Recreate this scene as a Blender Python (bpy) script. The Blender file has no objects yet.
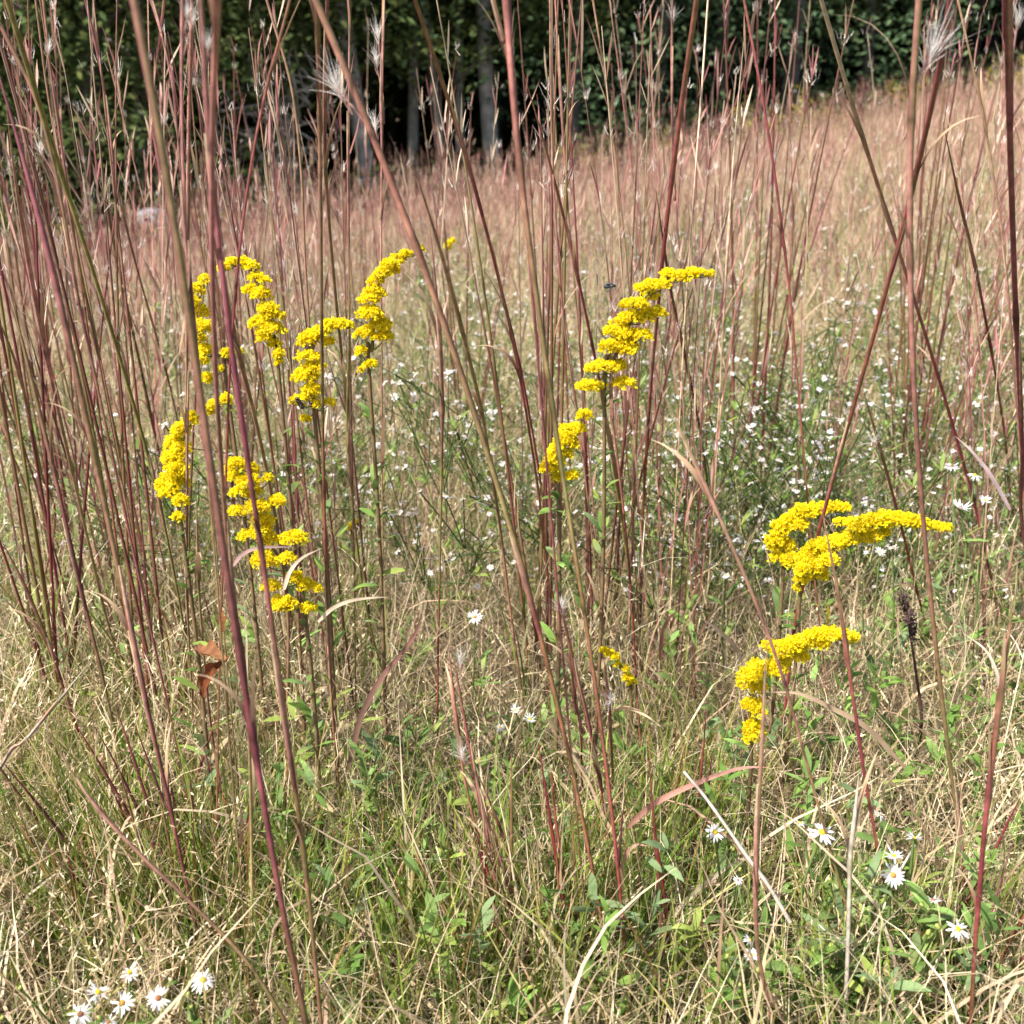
import bpy, math
import numpy as np
rng = np.random.default_rng(7)
R = math.radians
scene = bpy.context.scene
COL = scene.collection

# ------------------------------------------------------------------ camera geometry
FOV, PITCH, CAMZ = R(51.0), R(17.0), 0.55
F = 512/math.tan(FOV/2)
def ray(px, py):
    x = (px-512)/F; y = (512-py)/F
    return np.array([x, y*math.sin(PITCH)+math.cos(PITCH), y*math.cos(PITCH)-math.sin(PITCH)])
def at(px, py, Y):
    d = ray(px, py); return np.array([0, 0, CAMZ]) + d*(Y/d[1])
def depth(p):           # distance along the viewing direction
    return p[1]*math.cos(PITCH) - (p[2]-CAMZ)*math.sin(PITCH)
def sstep(a, b, t):
    t = np.clip((t-a)/(b-a), 0, 1); return t*t*(3-2*t)
def g(x, y):            # terrain height
    x = np.asarray(x, float); y = np.asarray(y, float)
    s = sstep(0.9, 6, y)
    z = (0.165*np.clip(x, -14, 16) + 0.028*np.clip(y, 0, 24))*s
    z = z + 16*sstep(34, 70, y)  # added hill behind the wood, closes off bright sky between the trees
    return z + 0.012*np.sin(3.1*x+1.2)*np.cos(2.7*y) + 0.05*s*np.sin(.7*x+.5*y)
def edge(x):            # far edge of the meadow
    return 10.7 + .44*np.asarray(x, float)

# ------------------------------------------------------------------ mesh building
class Acc:
    def __init__(s): s.v=[]; s.q=[]; s.t=[]; s.c=[]; s.n=0
    def add(s, v, c, q=None, t=None):
        v = np.asarray(v, float).reshape(-1, 3); c = np.broadcast_to(np.asarray(c, float), v.shape)
        if q is not None and len(q): s.q.append(np.asarray(q, np.int64).reshape(-1,4)+s.n)
        if t is not None and len(t): s.t.append(np.asarray(t, np.int64).reshape(-1,3)+s.n)
        s.v.append(v); s.c.append(c); s.n += len(v)
    def mesh(s, name, mat, smooth=True):
        v = np.concatenate(s.v); c = np.concatenate(s.c)
        q = np.concatenate(s.q) if s.q else np.zeros((0,4), np.int64)
        t = np.concatenate(s.t) if s.t else np.zeros((0,3), np.int64)
        me = bpy.data.meshes.new(name)
        me.vertices.add(len(v)); me.vertices.foreach_set('co', v.astype(np.float32).ravel())
        me.loops.add(q.size+t.size)
        me.loops.foreach_set('vertex_index', np.concatenate([q.ravel(), t.ravel()]).astype(np.int32))
        me.polygons.add(len(q)+len(t))
        st = np.concatenate([np.arange(len(q))*4, q.size+np.arange(len(t))*3]).astype(np.int32)
        me.polygons.foreach_set('loop_start', st)
        if smooth: me.polygons.foreach_set('use_smooth', np.ones(len(q)+len(t), bool))
        me.update(calc_edges=True)
        a = me.attributes.new('Col', 'FLOAT_COLOR', 'POINT')
        cc = np.ones((len(v), 4), np.float32); cc[:, :3] = np.clip(c, 0, 1)
        a.data.foreach_set('color', cc.ravel())
        me.materials.append(mat)
        return me
    def build(s, name, mat, parent=None, origin=None, smooth=True):
        if origin is not None:
            o = np.asarray(origin, float); s.v = [v-o for v in s.v]
        ob = bpy.data.objects.new(name, s.mesh(name, mat, smooth)); COL.objects.link(ob)
        if parent is not None: ob.parent = parent
        elif origin is not None: ob.location = origin
        return ob
def tag(o, label=None, cat=None, group=None, kind=None):
    if label: o['label'] = label
    if cat: o['category'] = cat
    if group: o['group'] = group
    if kind: o['kind'] = kind
    return o
def thing(name, loc, label, cat, group=None):
    o = bpy.data.objects.new(name, None); COL.objects.link(o); o.location = loc
    o.empty_display_size = .02
    return tag(o, label, cat, group)
def part(acc, name, mat, root, smooth=True):
    return acc.build(name, mat, root, origin=tuple(root.location), smooth=smooth)

def ribbons(acc, P, W, side, C):
    """P (N,S,3) centre lines, W (N,S) half widths, side (N,3), C (N,S,3)"""
    N, S, _ = P.shape
    sd = side[:, None, :]*W[..., None]
    V = np.stack([P-sd, P+sd], 2)                      # N,S,2,3
    CC = np.repeat(C[:, :, None, :], 2, 2)
    idx = np.arange(N*S*2).reshape(N, S, 2)
    q = np.stack([idx[:, :-1, 0], idx[:, :-1, 1], idx[:, 1:, 1], idx[:, 1:, 0]], -1)
    acc.add(V, CC.reshape(-1, 3), q=q)
def unit(v): return v/np.maximum(np.linalg.norm(v, axis=-1, keepdims=True), 1e-9)
def lines(base, L, az, lean, bend, S, twist=0., power=1.3, wob=0.):
    """curved centre lines growing from base"""
    N = len(base); u = np.linspace(0, 1, S)
    L, az, lean, bend, twist = [np.broadcast_to(np.asarray(a, float), (N,)) for a in (L, az, lean, bend, twist)]
    th = lean[:, None] + bend[:, None]*u[None]**power
    a = az[:, None] + twist[:, None]*u[None]
    if wob: th = th + rng.normal(0, wob, th.shape); a = a + rng.normal(0, wob*1.5, a.shape)
    d = np.stack([np.sin(th)*np.cos(a), np.sin(th)*np.sin(a), np.cos(th)], -1)*(L[:, None, None]/(S-1))
    P = np.concatenate([np.zeros((N, 1, 3)), np.cumsum(d[:, :-1], 1)], 1) + base[:, None, :]
    return P
def sides(N, az=None):
    """width direction: horizontal, random"""
    a = rng.uniform(0, math.pi, N)
    return unit(np.stack([np.cos(a), np.sin(a), rng.normal(0, .35, N)], -1))
def blades(acc, base, L, W, lean, bend, c0, c1, S=6, az=None, twist=0., wob=0., profile='blade', cvar=.15):
    N = len(base)
    if az is None: az = rng.uniform(0, 2*math.pi, N)
    P = lines(base, L, az, lean, bend, S, twist, wob=wob)
    u = np.linspace(0, 1, S)
    w = {'blade': np.clip(1.02-u**2.2, .03, 1), 'leaf': np.maximum(np.sin(math.pi*np.clip(u*.97+.02, 0, 1))**.75, .05),
         'thread': np.full(S, 1.)*np.clip(1.1-u*.7, 0, 1)}[profile]
    Wd = np.broadcast_to(np.asarray(W, float), (N,))[:, None]*w[None]*.5
    c0 = np.broadcast_to(np.asarray(c0, float), (N, 3)); c1 = np.broadcast_to(np.asarray(c1, float), (N, 3))
    k = np.exp(rng.normal(0, cvar, (N, 1, 1)))
    C = (c0[:, None]*(1-u)[None, :, None] + c1[:, None]*u[None, :, None])*k
    # width direction: perpendicular to the heading for leaves, random for blades
    if profile == 'leaf':
        azb = np.broadcast_to(az, (N,)) + math.pi/2 + rng.normal(0, .3, N)
        sd = unit(np.stack([np.cos(azb), np.sin(azb), rng.normal(0, .25, N)], -1))
    else: sd = sides(N)
    ribbons(acc, P, Wd, sd, C)
    return P
def tube(acc, P, r, C, n=6, C2=None, cap=True):
    """P (S,3), r (S,), C (S,3); C2 = colour of the other flank"""
    P = np.asarray(P, float); S = len(P)
    T = unit(np.gradient(P, axis=0))
    ref = np.array([0, 1, 0.]) if abs(T[:, 1]).max() < .95 else np.array([1., 0, 0])
    A = unit(np.cross(T, ref)); B = unit(np.cross(A, T))
    th = np.arange(n)/n*2*math.pi
    V = P[:, None] + (A[:, None]*np.cos(th)[None, :, None] + B[:, None]*np.sin(th)[None, :, None])*np.asarray(r)[:, None, None]
    C = np.broadcast_to(np.asarray(C, float), (S, 3))
    if C2 is None: CC = np.repeat(C[:, None], n, 1)
    else:
        m = (.5+.5*np.cos(th+.6))[None, :, None]**1.5
        CC = C[:, None]*(1-m) + np.broadcast_to(C2, (S, 3))[:, None]*m
        CC = CC*np.exp(rng.normal(0, .16, (1, n, 1)))
    i = np.arange(S*n).reshape(S, n); j = np.roll(i, -1, 1)
    q = np.stack([i[:-1], j[:-1], j[1:], i[1:]], -1)
    acc.add(V, CC.reshape(-1, 3), q=q)
    if cap:
        for e, fl in ((0, 1), (S-1, -1)):
            tri = [[0, k+1, k] if fl > 0 else [0, k, k+1] for k in range(1, n-1)]
            acc.add(V[e], CC[e], t=tri)
def spline(pts, m=6):
    """Catmull-Rom through the points"""
    p = np.asarray(pts, float)
    if len(p) == 2: p = np.array([p[0], (p[0]+p[1])/2, p[1]])
    q = np.vstack([2*p[0]-p[1], p, 2*p[-1]-p[-2]]); out = []
    for i in range(1, len(q)-2):
        for t in np.linspace(0, 1, m, endpoint=False):
            a, b, c, d = q[i-1], q[i], q[i+1], q[i+2]
            out.append(.5*(2*b+(c-a)*t+(2*a-5*b+4*c-d)*t*t+(3*b-a-3*c+d)*t**3))
    out.append(p[-1]); return np.array(out)
def stops(cs, u):
    """piecewise-linear colour stops [(u, rgb)...]"""
    us = [c[0] for c in cs]; arr = np.array([c[1] for c in cs])
    return np.stack([np.interp(u, us, arr[:, k]) for k in range(3)], -1)

# ------------------------------------------------------------------ materials
def new_mat(name):
    m = bpy.data.materials.new(name); m.use_nodes = True; m.node_tree.nodes.clear(); return m, m.node_tree.nodes, m.node_tree.links
def plant_mat(name, rough=.6, transl=.3, spec=.3, noise=.25, nscale=90, sheen=0):
    m, N, Lk = new_mat(name)
    out = N.new('ShaderNodeOutputMaterial'); at_ = N.new('ShaderNodeAttribute'); at_.attribute_name = 'Col'
    b = N.new('ShaderNodeBsdfPrincipled'); b.inputs['Roughness'].default_value = rough
    b.inputs['Specular IOR Level'].default_value = spec
    tc = N.new('ShaderNodeTexCoord'); nz = N.new('ShaderNodeTexNoise'); nz.inputs['Scale'].default_value = nscale
    Lk.new(tc.outputs['Object'], nz.inputs['Vector'])
    mr = N.new('ShaderNodeMapRange'); mr.inputs[1].default_value = .3; mr.inputs[2].default_value = .7
    mr.inputs[3].default_value = 1-noise; mr.inputs[4].default_value = 1+noise
    Lk.new(nz.outputs['Fac'], mr.inputs[0])
    mx = N.new('ShaderNodeMix'); mx.data_type = 'RGBA'; mx.blend_type = 'MULTIPLY'; mx.inputs[0].default_value = 1
    Lk.new(at_.outputs['Color'], mx.inputs[6]); Lk.new(mr.outputs[0], mx.inputs[7])
    Lk.new(mx.outputs[2], b.inputs['Base Color'])
    if transl > 0:
        t = N.new('ShaderNodeBsdfTranslucent'); Lk.new(mx.outputs[2], t.inputs['Color'])
        ms = N.new('ShaderNodeMixShader'); ms.inputs[0].default_value = transl
        Lk.new(b.outputs[0], ms.inputs[1]); Lk.new(t.outputs[0], ms.inputs[2]); Lk.new(ms.outputs[0], out.inputs[0])
    else: Lk.new(b.outputs[0], out.inputs[0])
    return m
M_GRASS = plant_mat('grass_blade', .55, .3, .3, .15, 60)
M_STEM = plant_mat('stalk_skin', .62, 0, .2, .3, 160)
M_LEAF = plant_mat('leaf', .6, .35, .15, .2, 120)
M_PETAL = plant_mat('petal', .65, .45, .1, .06, 200)
M_FLUFF = plant_mat('seed_fluff', .8, .5, .1, .05, 100)
M_CROWN = plant_mat('tree_leaf', .6, .45, .15, .3, 1.5)
M_BARK = plant_mat('bark', .9, 0, .1, .45, 9)
M_BUG = plant_mat('insect_shell', .35, 0, .5, .1, 500)
def soil_mat():
    m, N, Lk = new_mat('leaf_litter_soil')
    out = N.new('ShaderNodeOutputMaterial'); b = N.new('ShaderNodeBsdfPrincipled'); b.inputs['Roughness'].default_value = .95
    tc = N.new('ShaderNodeTexCoord'); nz = N.new('ShaderNodeTexNoise'); nz.inputs['Scale'].default_value = 35; nz.inputs['Detail'].default_value = 8
    cr = N.new('ShaderNodeValToRGB'); cr.color_ramp.elements[0].color = (.03, .022, .014, 1); cr.color_ramp.elements[1].color = (.15, .11, .06, 1)
    cr.color_ramp.elements[0].position = .35; cr.color_ramp.elements[1].position = .7
    Lk.new(tc.outputs['Object'], nz.inputs['Vector']); Lk.new(nz.outputs['Fac'], cr.inputs[0]); Lk.new(cr.outputs[0], b.inputs['Base Color'])
    bp = N.new('ShaderNodeBump'); bp.inputs['Strength'].default_value = .8; bp.inputs['Distance'].default_value = .02
    Lk.new(nz.outputs['Fac'], bp.inputs['Height']); Lk.new(bp.outputs[0], b.inputs['Normal']); Lk.new(b.outputs[0], out.inputs[0])
    return m

# ------------------------------------------------------------------ ground
xs = np.concatenate([-np.geomspace(300, 3, 28), np.linspace(-2.8, 2.8, 57), np.geomspace(3, 300, 28)])
ys = np.concatenate([-np.geomspace(60, .6, 12), np.linspace(-.4, 6, 65), np.geomspace(6.3, 400, 44)])
X, Yg = np.meshgrid(xs, ys); a = Acc()
i = np.arange(X.size).reshape(X.shape)
a.add(np.stack([X, Yg, g(X, Yg)], -1), (1, 1, 1), q=np.stack([i[:-1, :-1], i[:-1, 1:], i[1:, 1:], i[1:, :-1]], -1))
tag(a.build('ground', soil_mat()), kind='structure')

# ------------------------------------------------------------------ scattering in the part of the field one can see
def scatter(n, y0, y1, power=1., spread=.60, xoff=0):
    """points with density ~ Y**power per unit Y, fan-shaped; power 1 = even per area"""
    u = rng.random(n)
    if abs(power+1) < 1e-6: Y = y0*(y1/y0)**u
    else: k = power+1; Y = (y0**k + u*(y1**k-y0**k))**(1/k)
    x = rng.uniform(-1, 1, n)*(spread*Y+.05)
    if y0 < 1:                                          # the ground goes on beside and in front of the view
        m = n//2; Ye = rng.uniform(.15, y1, m); xe = rng.choice([-1, 1], m)*(spread*Ye+.05+.55*rng.random(m)**1.5)
        x = np.concatenate([x, xe]); Y = np.concatenate([Y, Ye])
    keep = Y < edge(x); x, Y = x[keep], Y[keep]
    return np.stack([x, Y, g(x, Y)], -1)
def patch(p, s, seed):
    """smooth 0..1 patchiness"""
    r = np.random.default_rng(seed); v = 0
    for k in range(5):
        a, b, c = r.normal(0, 1/s, 2).tolist()+[r.uniform(0, 6)]
        v = v + np.sin(p[:, 0]*a*3+p[:, 1]*b*3+c)
    return np.clip(.5+.28*v, 0, 1)
def mixc(pal, n, w=None):
    pal = np.array(pal); return pal[rng.choice(len(pal), n, p=w)]
TAN = [(.57,.47,.285), (.65,.55,.36), (.46,.355,.20), (.52,.41,.25), (.71,.62,.44), (.33,.23,.135), (.42,.30,.20)]
PINK = [(.47,.32,.22), (.54,.39,.27), (.38,.23,.16), (.60,.47,.33)]
GREEN = [(.10,.175,.02), (.14,.215,.028), (.19,.25,.04), (.085,.14,.02), (.24,.26,.055)]

# dry grass: matted thatch close by
a = Acc()
p = scatter(78000, .33, 3.2, .6); n = len(p); p[:, 2] += rng.uniform(0, .055, n)
blades(a, p, rng.uniform(.05, .17, n), rng.uniform(.0006, .0012, n), rng.uniform(.3, 1.5, n), rng.normal(.6, .9, n),
       mixc(TAN, n), mixc(TAN, n), S=6, twist=rng.normal(0, 1.2, n), wob=.14, cvar=.2)
# loose long straws rising out of it
p = scatter(11000, .42, 3.2, .7); n = len(p)
blades(a, p, rng.uniform(.12, .32, n)*(.55+.45*sstep(.7, 1.3, p[:, 1])), rng.uniform(.0007, .0014, n)*(1+p[:, 1]*.15), np.abs(rng.normal(.2, .25, n)), np.abs(rng.normal(.5, .6, n)),
       mixc(TAN+PINK[:2], n), mixc(TAN, n), S=8, twist=rng.normal(0, .9, n), wob=.07, cvar=.2)
# wide curled dead blades
p = scatter(5200, .4, 2.6, .5); n = len(p); p[:, 2] += rng.uniform(0, .05, n)
blades(a, p, rng.uniform(.08, .2, n), rng.uniform(.0018, .0035, n), rng.uniform(.2, 1.2, n), rng.normal(1.2, .9, n),
       mixc(TAN+PINK, n), mixc(TAN+PINK, n), S=9, twist=rng.normal(0, 1.4, n), wob=.1, cvar=.2)
tag(a.build('dry_grass', M_GRASS), 'matted tan thatch and loose straw covering the near ground', 'dry grass', kind='stuff')

# fine panicle grass with pale spikelets
a = Acc()
def panicles(p, h0, h1, nb=9):
    n = len(p); L = rng.uniform(h0, h1, n)
    c = mixc(TAN, n)
    P = blades(a, p, L, .0009+.0002*p[:, 1], np.abs(rng.normal(.12, .15, n)), np.abs(rng.normal(.35, .35, n)), c, c*1.1, S=9, profile='thread', twist=rng.normal(0, .4, n))
    for k in range(nb):
        u = rng.uniform(.42, 1., n)*8; i0 = np.minimum(u.astype(int), 7); f = (u-i0)[:, None]
        b = P[np.arange(n), i0]*(1-f)+P[np.arange(n), i0+1]*f
        Q = blades(a, b, rng.uniform(.012, .04, n), .0006+.0002*p[:, 1], rng.uniform(.4, 1.3, n), rng.normal(.3, .4, n), c, c*1.1, S=3, profile='thread')
        for j in (1, 2):
            m = n; bb = Q[:, j]
            blades(a, bb, rng.uniform(.003, .006, m), .0009+.0005*p[:, 1], rng.uniform(.2, 1.6, m), 0., c*1.25, c*1.3, S=3, profile='leaf', cvar=.1)
panicles(scatter(1300, .75, 2.6, .8), .14, .3)
q = scatter(520, .52, .95, .5); q = q[(q[:, 0] < -.2)]; panicles(q, .10, .22, 12)
q = scatter(700, .55, 1.2, .5); q = q[(q[:, 0] > .18)]; panicles(q, .06, .13, 10)
tag(a.build('panicle_grass', M_GRASS), 'pale feathery panicle grass with tiny straw coloured spikelets', 'grass', kind='stuff')

# green grass blades in tufts
a = Acc()
p = scatter(34000, .38, 3.4, .6); n = len(p)
keep = rng.random(n) < .12+.9*patch(p, .45, 3)**1.6; p = p[keep]; n = len(p)
blades(a, p, rng.uniform(.05, .16, n), rng.uniform(.0012, .0028, n), np.abs(rng.normal(.15, .2, n)), np.abs(rng.normal(.45, .4, n)),
       mixc(GREEN, n), mixc(GREEN+[(.36,.3,.12)], n)*1.15, S=7, twist=rng.normal(0, .5, n), wob=.03, cvar=.2)
for (px, py, num, rad) in ((150, 960, 420, .10), (235, 930, 320, .09), (300, 990, 260, .1), (430, 1000, 420, .11), (560, 1000, 300, .1), (640, 930, 260, .07), (690, 850, 200, .05), (930, 1010, 160, .1), (70, 800, 160, .1), (80, 850, 200, .09)):
    d = ray(px, py); Y = d[1]*CAMZ/-d[2]; c = at(px, py, Y)
    n = num; q = np.stack([c[0]+rng.normal(0, rad*.5, n), c[1]+rng.normal(0, rad*.5, n), np.zeros(n)], -1); q[:, 2] = g(q[:, 0], q[:, 1])
    blades(a, q, rng.uniform(.06, .17, n), rng.uniform(.0013, .003, n), np.abs(rng.normal(.22, .18, n)), np.abs(rng.normal(.4, .35, n)),
           mixc(GREEN, n), mixc(GREEN+[(.36,.28,.12), (.3,.12,.06)], n)*1.15, S=7, az=None, cvar=.2)
tag(a.build('green_grass', M_GRASS), 'low green grass blades showing between the straw', 'grass', kind='stuff')

# leafy ground cover: small broad leaves on short stems
a = Acc()
LF = [(.12,.21,.045), (.16,.26,.055), (.18,.28,.08), (.10,.17,.045), (.24,.30,.07), (.17,.24,.11)]
def forbs(p, h0, h1, nl, ls):
    n = len(p); L = rng.uniform(h0, h1, n); c = mixc(LF, n)
    P = blades(a, p, L, .0018, np.abs(rng.normal(.1, .15, n)), np.abs(rng.normal(.25, .25, n)), c*.8+np.array([.05, .01, 0]), c, S=7, profile='thread')
    for k in range(nl):
        u = rng.uniform(.2, 1, n)*6; i0 = np.minimum(u.astype(int), 5); f = (u-i0)[:, None]
        b = P[np.arange(n), i0]*(1-f)+P[np.arange(n), i0+1]*f
        l = rng.uniform(.5, 1.2, n)*ls
        blades(a, b, l, l*rng.uniform(.22, .36, n), rng.uniform(.5, 1.4, n), rng.normal(.5, .4, n), c, c*1.15, S=5, profile='leaf', cvar=.15)
p = scatter(5200, .5, 3.6, .9); p = p[rng.random(len(p)) < .12+1.1*patch(p, .6, 11)**1.5]; forbs(p, .05, .17, 15, .021)
def spots(lst, num, rad):
    out = []
    for px, py in lst:
        d = ray(px, py); Y = min(d[1]*(CAMZ-.06)/-d[2], 2.5); c = at(px, py, Y)
        x = c[0]+rng.normal(0, rad, num); y = c[1]+rng.normal(0, rad*1.2, num); out.append(np.stack([x, y, g(x, y)], -1))
    return np.concatenate(out)
forbs(spots([(20, 560), (60, 600), (30, 640), (90, 560), (20, 500)], 26, .09), .06, .16, 16, .02)
forbs(spots([(350, 640), (400, 700), (370, 760), (440, 790), (350, 840), (400, 850), (470, 900), (420, 940), (340, 560)], 9, .05), .05, .15, 11, .021)
forbs(spots([(800, 950), (850, 960), (830, 900), (880, 930), (770, 980), (900, 880), (740, 940)], 11, .035), .04, .11, 20, .018)
forbs(spots([(560, 830), (600, 860), (540, 900), (520, 760), (580, 640), (620, 600)], 7, .05), .04, .11, 14, .018)
forbs(spots([(870, 480), (900, 560), (960, 560), (930, 470), (990, 640), (700, 560), (730, 520)], 12, .1), .08, .2, 16, .03)
tag(a.build('leafy_ground_cover', M_LEAF), 'low broad leaved green weeds growing through the straw', 'ground cover', kind='stuff')

# the meadow further out: straw sward, then countless bluestem stalks to the wood's edge
a = Acc()
p = scatter(95000, 2.6, 15, .0); n = len(p); Y = p[:, 1]
k = (sstep(3.5, 8, Y)*sstep(.30, -.25, p[:, 0]/Y) if False else sstep(3.5, 8, Y)*(1-.6*sstep(-.1, .4, p[:, 0]/Y)))[:, None]
blades(a, p, rng.uniform(.14, .38, n), .0010+.00030*Y, np.abs(rng.normal(.18, .25, n)), np.abs(rng.normal(.5, .5, n)),
       mixc(TAN, n)*(1-k*.6)+mixc(PINK, n)*k*.6, mixc(TAN, n)*(1-k*.6)+mixc(PINK, n)*k*.6, S=5, twist=rng.normal(0, .8, n), cvar=.2)
p = scatter(9000, 2.6, 9, -.3); p = p[rng.random(len(p)) < patch(p, 1.3, 5)**1.3]; n = len(p)
blades(a, p, rng.uniform(.1, .3, n), .002+.0006*p[:, 1], np.abs(rng.normal(.2, .25, n)), np.abs(rng.normal(.5, .5, n)), mixc(GREEN, n)*1.1, mixc(GREEN, n)*1.4, S=4)
tag(a.build('meadow_sward', M_GRASS), 'straw coloured meadow grass stretching up the slope', 'meadow grass', kind='stuff')
RED = [(.20,.05,.055), (.25,.08,.07), (.15,.035,.045), (.28,.13,.09), (.22,.08,.065), (.17,.05,.06)]
TIP = [(.42,.24,.18), (.33,.15,.13), (.52,.39,.27), (.25,.09,.09), (.56,.44,.32), (.29,.12,.115)]
def stalks(acc, p, L, w, lean_s=.10, racemes=7, S=7):
    n = len(p)
    P = blades(acc, p, L, w, np.abs(rng.normal(0, lean_s, n)), np.abs(rng.normal(0, .14, n)), mixc(RED, n), mixc(TIP, n), S=S, profile='thread', cvar=.2)
    for k in range(racemes):
        u = rng.uniform(.45, .98, n)*(S-1); i0 = np.minimum(u.astype(int), S-2); f = (u-i0)[:, None]
        b = P[np.arange(n), i0]*(1-f)+P[np.arange(n), i0+1]*f
        l = rng.uniform(.025, .07, n)
        blades(acc, b, l, w*1.05, rng.uniform(.12, .5, n), rng.normal(.1, .2, n), mixc(TIP, n), mixc(TIP, n)*1.15, S=4, profile='leaf', cvar=.15)
    return P
a = Acc()
p = scatter(12500, 3.0, 15, .1); p = p[rng.random(len(p)) < 1-.55*sstep(-.05, .4, p[:, 0]/p[:, 1])*sstep(9.5, 5, p[:, 1])*0 - .12*sstep(-.1, .4, p[:, 0]/p[:, 1])]; n = len(p)
stalks(a, p, rng.uniform(.33, .60, n)*(.75+.35*patch(p, 1.5, 8)), .0011+.00026*p[:, 1], racemes=6, S=6)
tag(a.build('bluestem_field', M_GRASS), 'hazy mass of pinkish bluestem covering the far meadow', 'bluestem grass', kind='stuff')

# ------------------------------------------------------------------ middle-distance bluestem clumps (copies)
def clump_mesh(k):
    a = Acc(); n = int(rng.integers(5, 11))
    b = np.stack([rng.normal(0, .025, n), rng.normal(0, .025, n), np.zeros(n)], -1)
    c = mixc(RED, n)
    P = stalks(a, b, rng.uniform(.5, .8, n), .0024, .10, 8, 9)
    # sheath leaves
    for j in range(3):
        u = rng.integers(1, 5, n); bb = P[np.arange(n), u]
        blades(a, bb, rng.uniform(.04, .10, n), .0022, rng.uniform(.1, .4, n), rng.uniform(0, .9, n), c*1.2, mixc(TAN, n), S=6, twist=rng.normal(0, .6, n))
    m = 26; b = np.stack([rng.normal(0, .03, m), rng.normal(0, .03, m), np.zeros(m)], -1)
    blades(a, b, rng.uniform(.12, .3, m), .0026, np.abs(rng.normal(.2, .15, m)), np.abs(rng.normal(.5, .4, m)), mixc(GREEN, m), mixc(TAN+GREEN, m), S=6)
    for j in range(4):  # awns
        u = rng.integers(5, 9, n); bb = P[np.arange(n), u]
        for t in range(6): blades(a, bb+rng.normal(0, .0015, (n, 3)), rng.uniform(.005, .010, n), .0006, rng.uniform(.05, .7, n), rng.normal(0, .4, n), (.66, .56, .48), (.88, .84, .8), S=3, profile='thread')
    return a.mesh('bluestem_clump', M_GRASS)
CL = [clump_mesh(k) for k in range(10)]
def clump_spots():
    out = []
    tries = 0
    while len(out) < 98 and tries < 20000:
        tries += 1
        Y = 1.0*(6.5/1.0)**(rng.random()**.85); u = rng.uniform(-1, 1); x = u*.52*Y
        dens = .9 if u < -.30 else (.4 if u < .35 else .36)
        if Y > 2.6: dens = .7
        if rng.random() > dens: continue
        if any((x-q[0])**2+(Y-q[1])**2 < (.05+.035*Y)**2 for q in out): continue
        if Y >= edge(x)-.3: continue
        out.append((x, Y))
    return out
for i, (x, y) in enumerate(clump_spots()):
    o = bpy.data.objects.new('bluestem_clump', CL[i % 10]); COL.objects.link(o)
    o.location = (x, y, float(g(x, y))-.01); o.rotation_euler = (rng.normal(0, .04), rng.normal(0, .05), rng.uniform(0, 6.28)); s = rng.uniform(.85, 1.15)*(1 if y < 2.2 else .76); o.scale = (s, s, s)
    tag(o, 'slender reddish bluestem clump standing out in the open meadow behind the goldenrod', 'grass clump', 'bluestem clumps scattered over the meadow')

# fanning bluestem clumps nearer by: each a thing whose culms and basal leaves are parts
NEARRED = [(.19,.035,.045), (.23,.06,.06), (.14,.03,.04), (.20,.10,.055), (.21,.18,.055), (.22,.07,.06)]
def fan_parts():
    out = []
    for k in range(int(rng.integers(5, 9))):
        a = Acc(); L = rng.uniform(.55, .9); n = 14; v = np.linspace(0, 1, n)
        P = lines(np.array([[rng.normal(0, .012), rng.normal(0, .012), -.01]]), L, rng.uniform(0, 6.28), abs(rng.normal(.03, .08)), abs(rng.normal(0, .10)), n)[0]
        c = np.array(NEARRED[int(rng.integers(0, 6))]); c2 = np.array(NEARRED[int(rng.integers(0, 6))]); tip = np.array(TIP[int(rng.integers(0, 6))])
        C = stops(((0, c2*1.1), (.35, c), (.65, c2), (1, tip)), v)*rng.uniform(.8, 1.2, (n, 1))
        tube(a, P, np.interp(v, [0, .5, 1], [.0017, .0014, .0005])*rng.uniform(.8, 1.15), C, 6, C*.75+OLV*.2)
        for j in range(7):
            i = int(rng.integers(8, n)); b = P[i:i+1]
            blades(a, b, rng.uniform(.02, .045), .0017, rng.uniform(.08, .4), rng.normal(.1, .2), tip, tip*1.25, S=5, profile='leaf')
            blades(a, np.repeat(b, 4, 0)+rng.normal(0, .004, (4, 3)), rng.uniform(.006, .012, 4), .0006, rng.uniform(.05, .9, 4), 0., (.70,.62,.54), (.8,.74,.66), S=3, profile='thread')
        out.append(('stalk', a.mesh('stalk', M_GRASS)))
        if rng.random() < .7:
            a = Acc(); i = int(rng.integers(2, 8)); blades(a, P[i:i+1], rng.uniform(.05, .11), .0024, rng.uniform(.1, .4), rng.uniform(.3, 1.6), c*1.4, (.52,.40,.27), S=9, twist=rng.normal(0, 1))
            out.append(('leaf_blade', a.mesh('leaf_blade', M_GRASS)))
    m = 30; b = np.stack([rng.normal(0, .018, m), rng.normal(0, .018, m), np.zeros(m)], -1); a = Acc()
    blades(a, b, rng.uniform(.10, .26, m), .0026, np.abs(rng.normal(.18, .15, m)), np.abs(rng.normal(.5, .4, m)), mixc(GREEN, m), mixc(TAN+GREEN+[(.35,.13,.09)], m), S=7)
    out.append(('basal_leaves', a.mesh('basal_leaves', M_GRASS)))
    return out
OLV = np.array([.22, .20, .07])
FAN = [fan_parts() for k in range(7)]
FSP = [(-.44,.95),(-.33,.90),(-.55,1.25),(-.22,1.05),(-.36,1.35),(-.64,1.45),(-.46,1.85),(-.08,1.75),(-.78,1.9),
       (.10,1.08),(.06,1.4),(.03,1.0),(.20,1.75),(.34,1.5),(.52,1.35),(.62,1.65),(.46,1.95),(.28,2.1),(.72,1.95),(-.3,2.2)]
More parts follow.
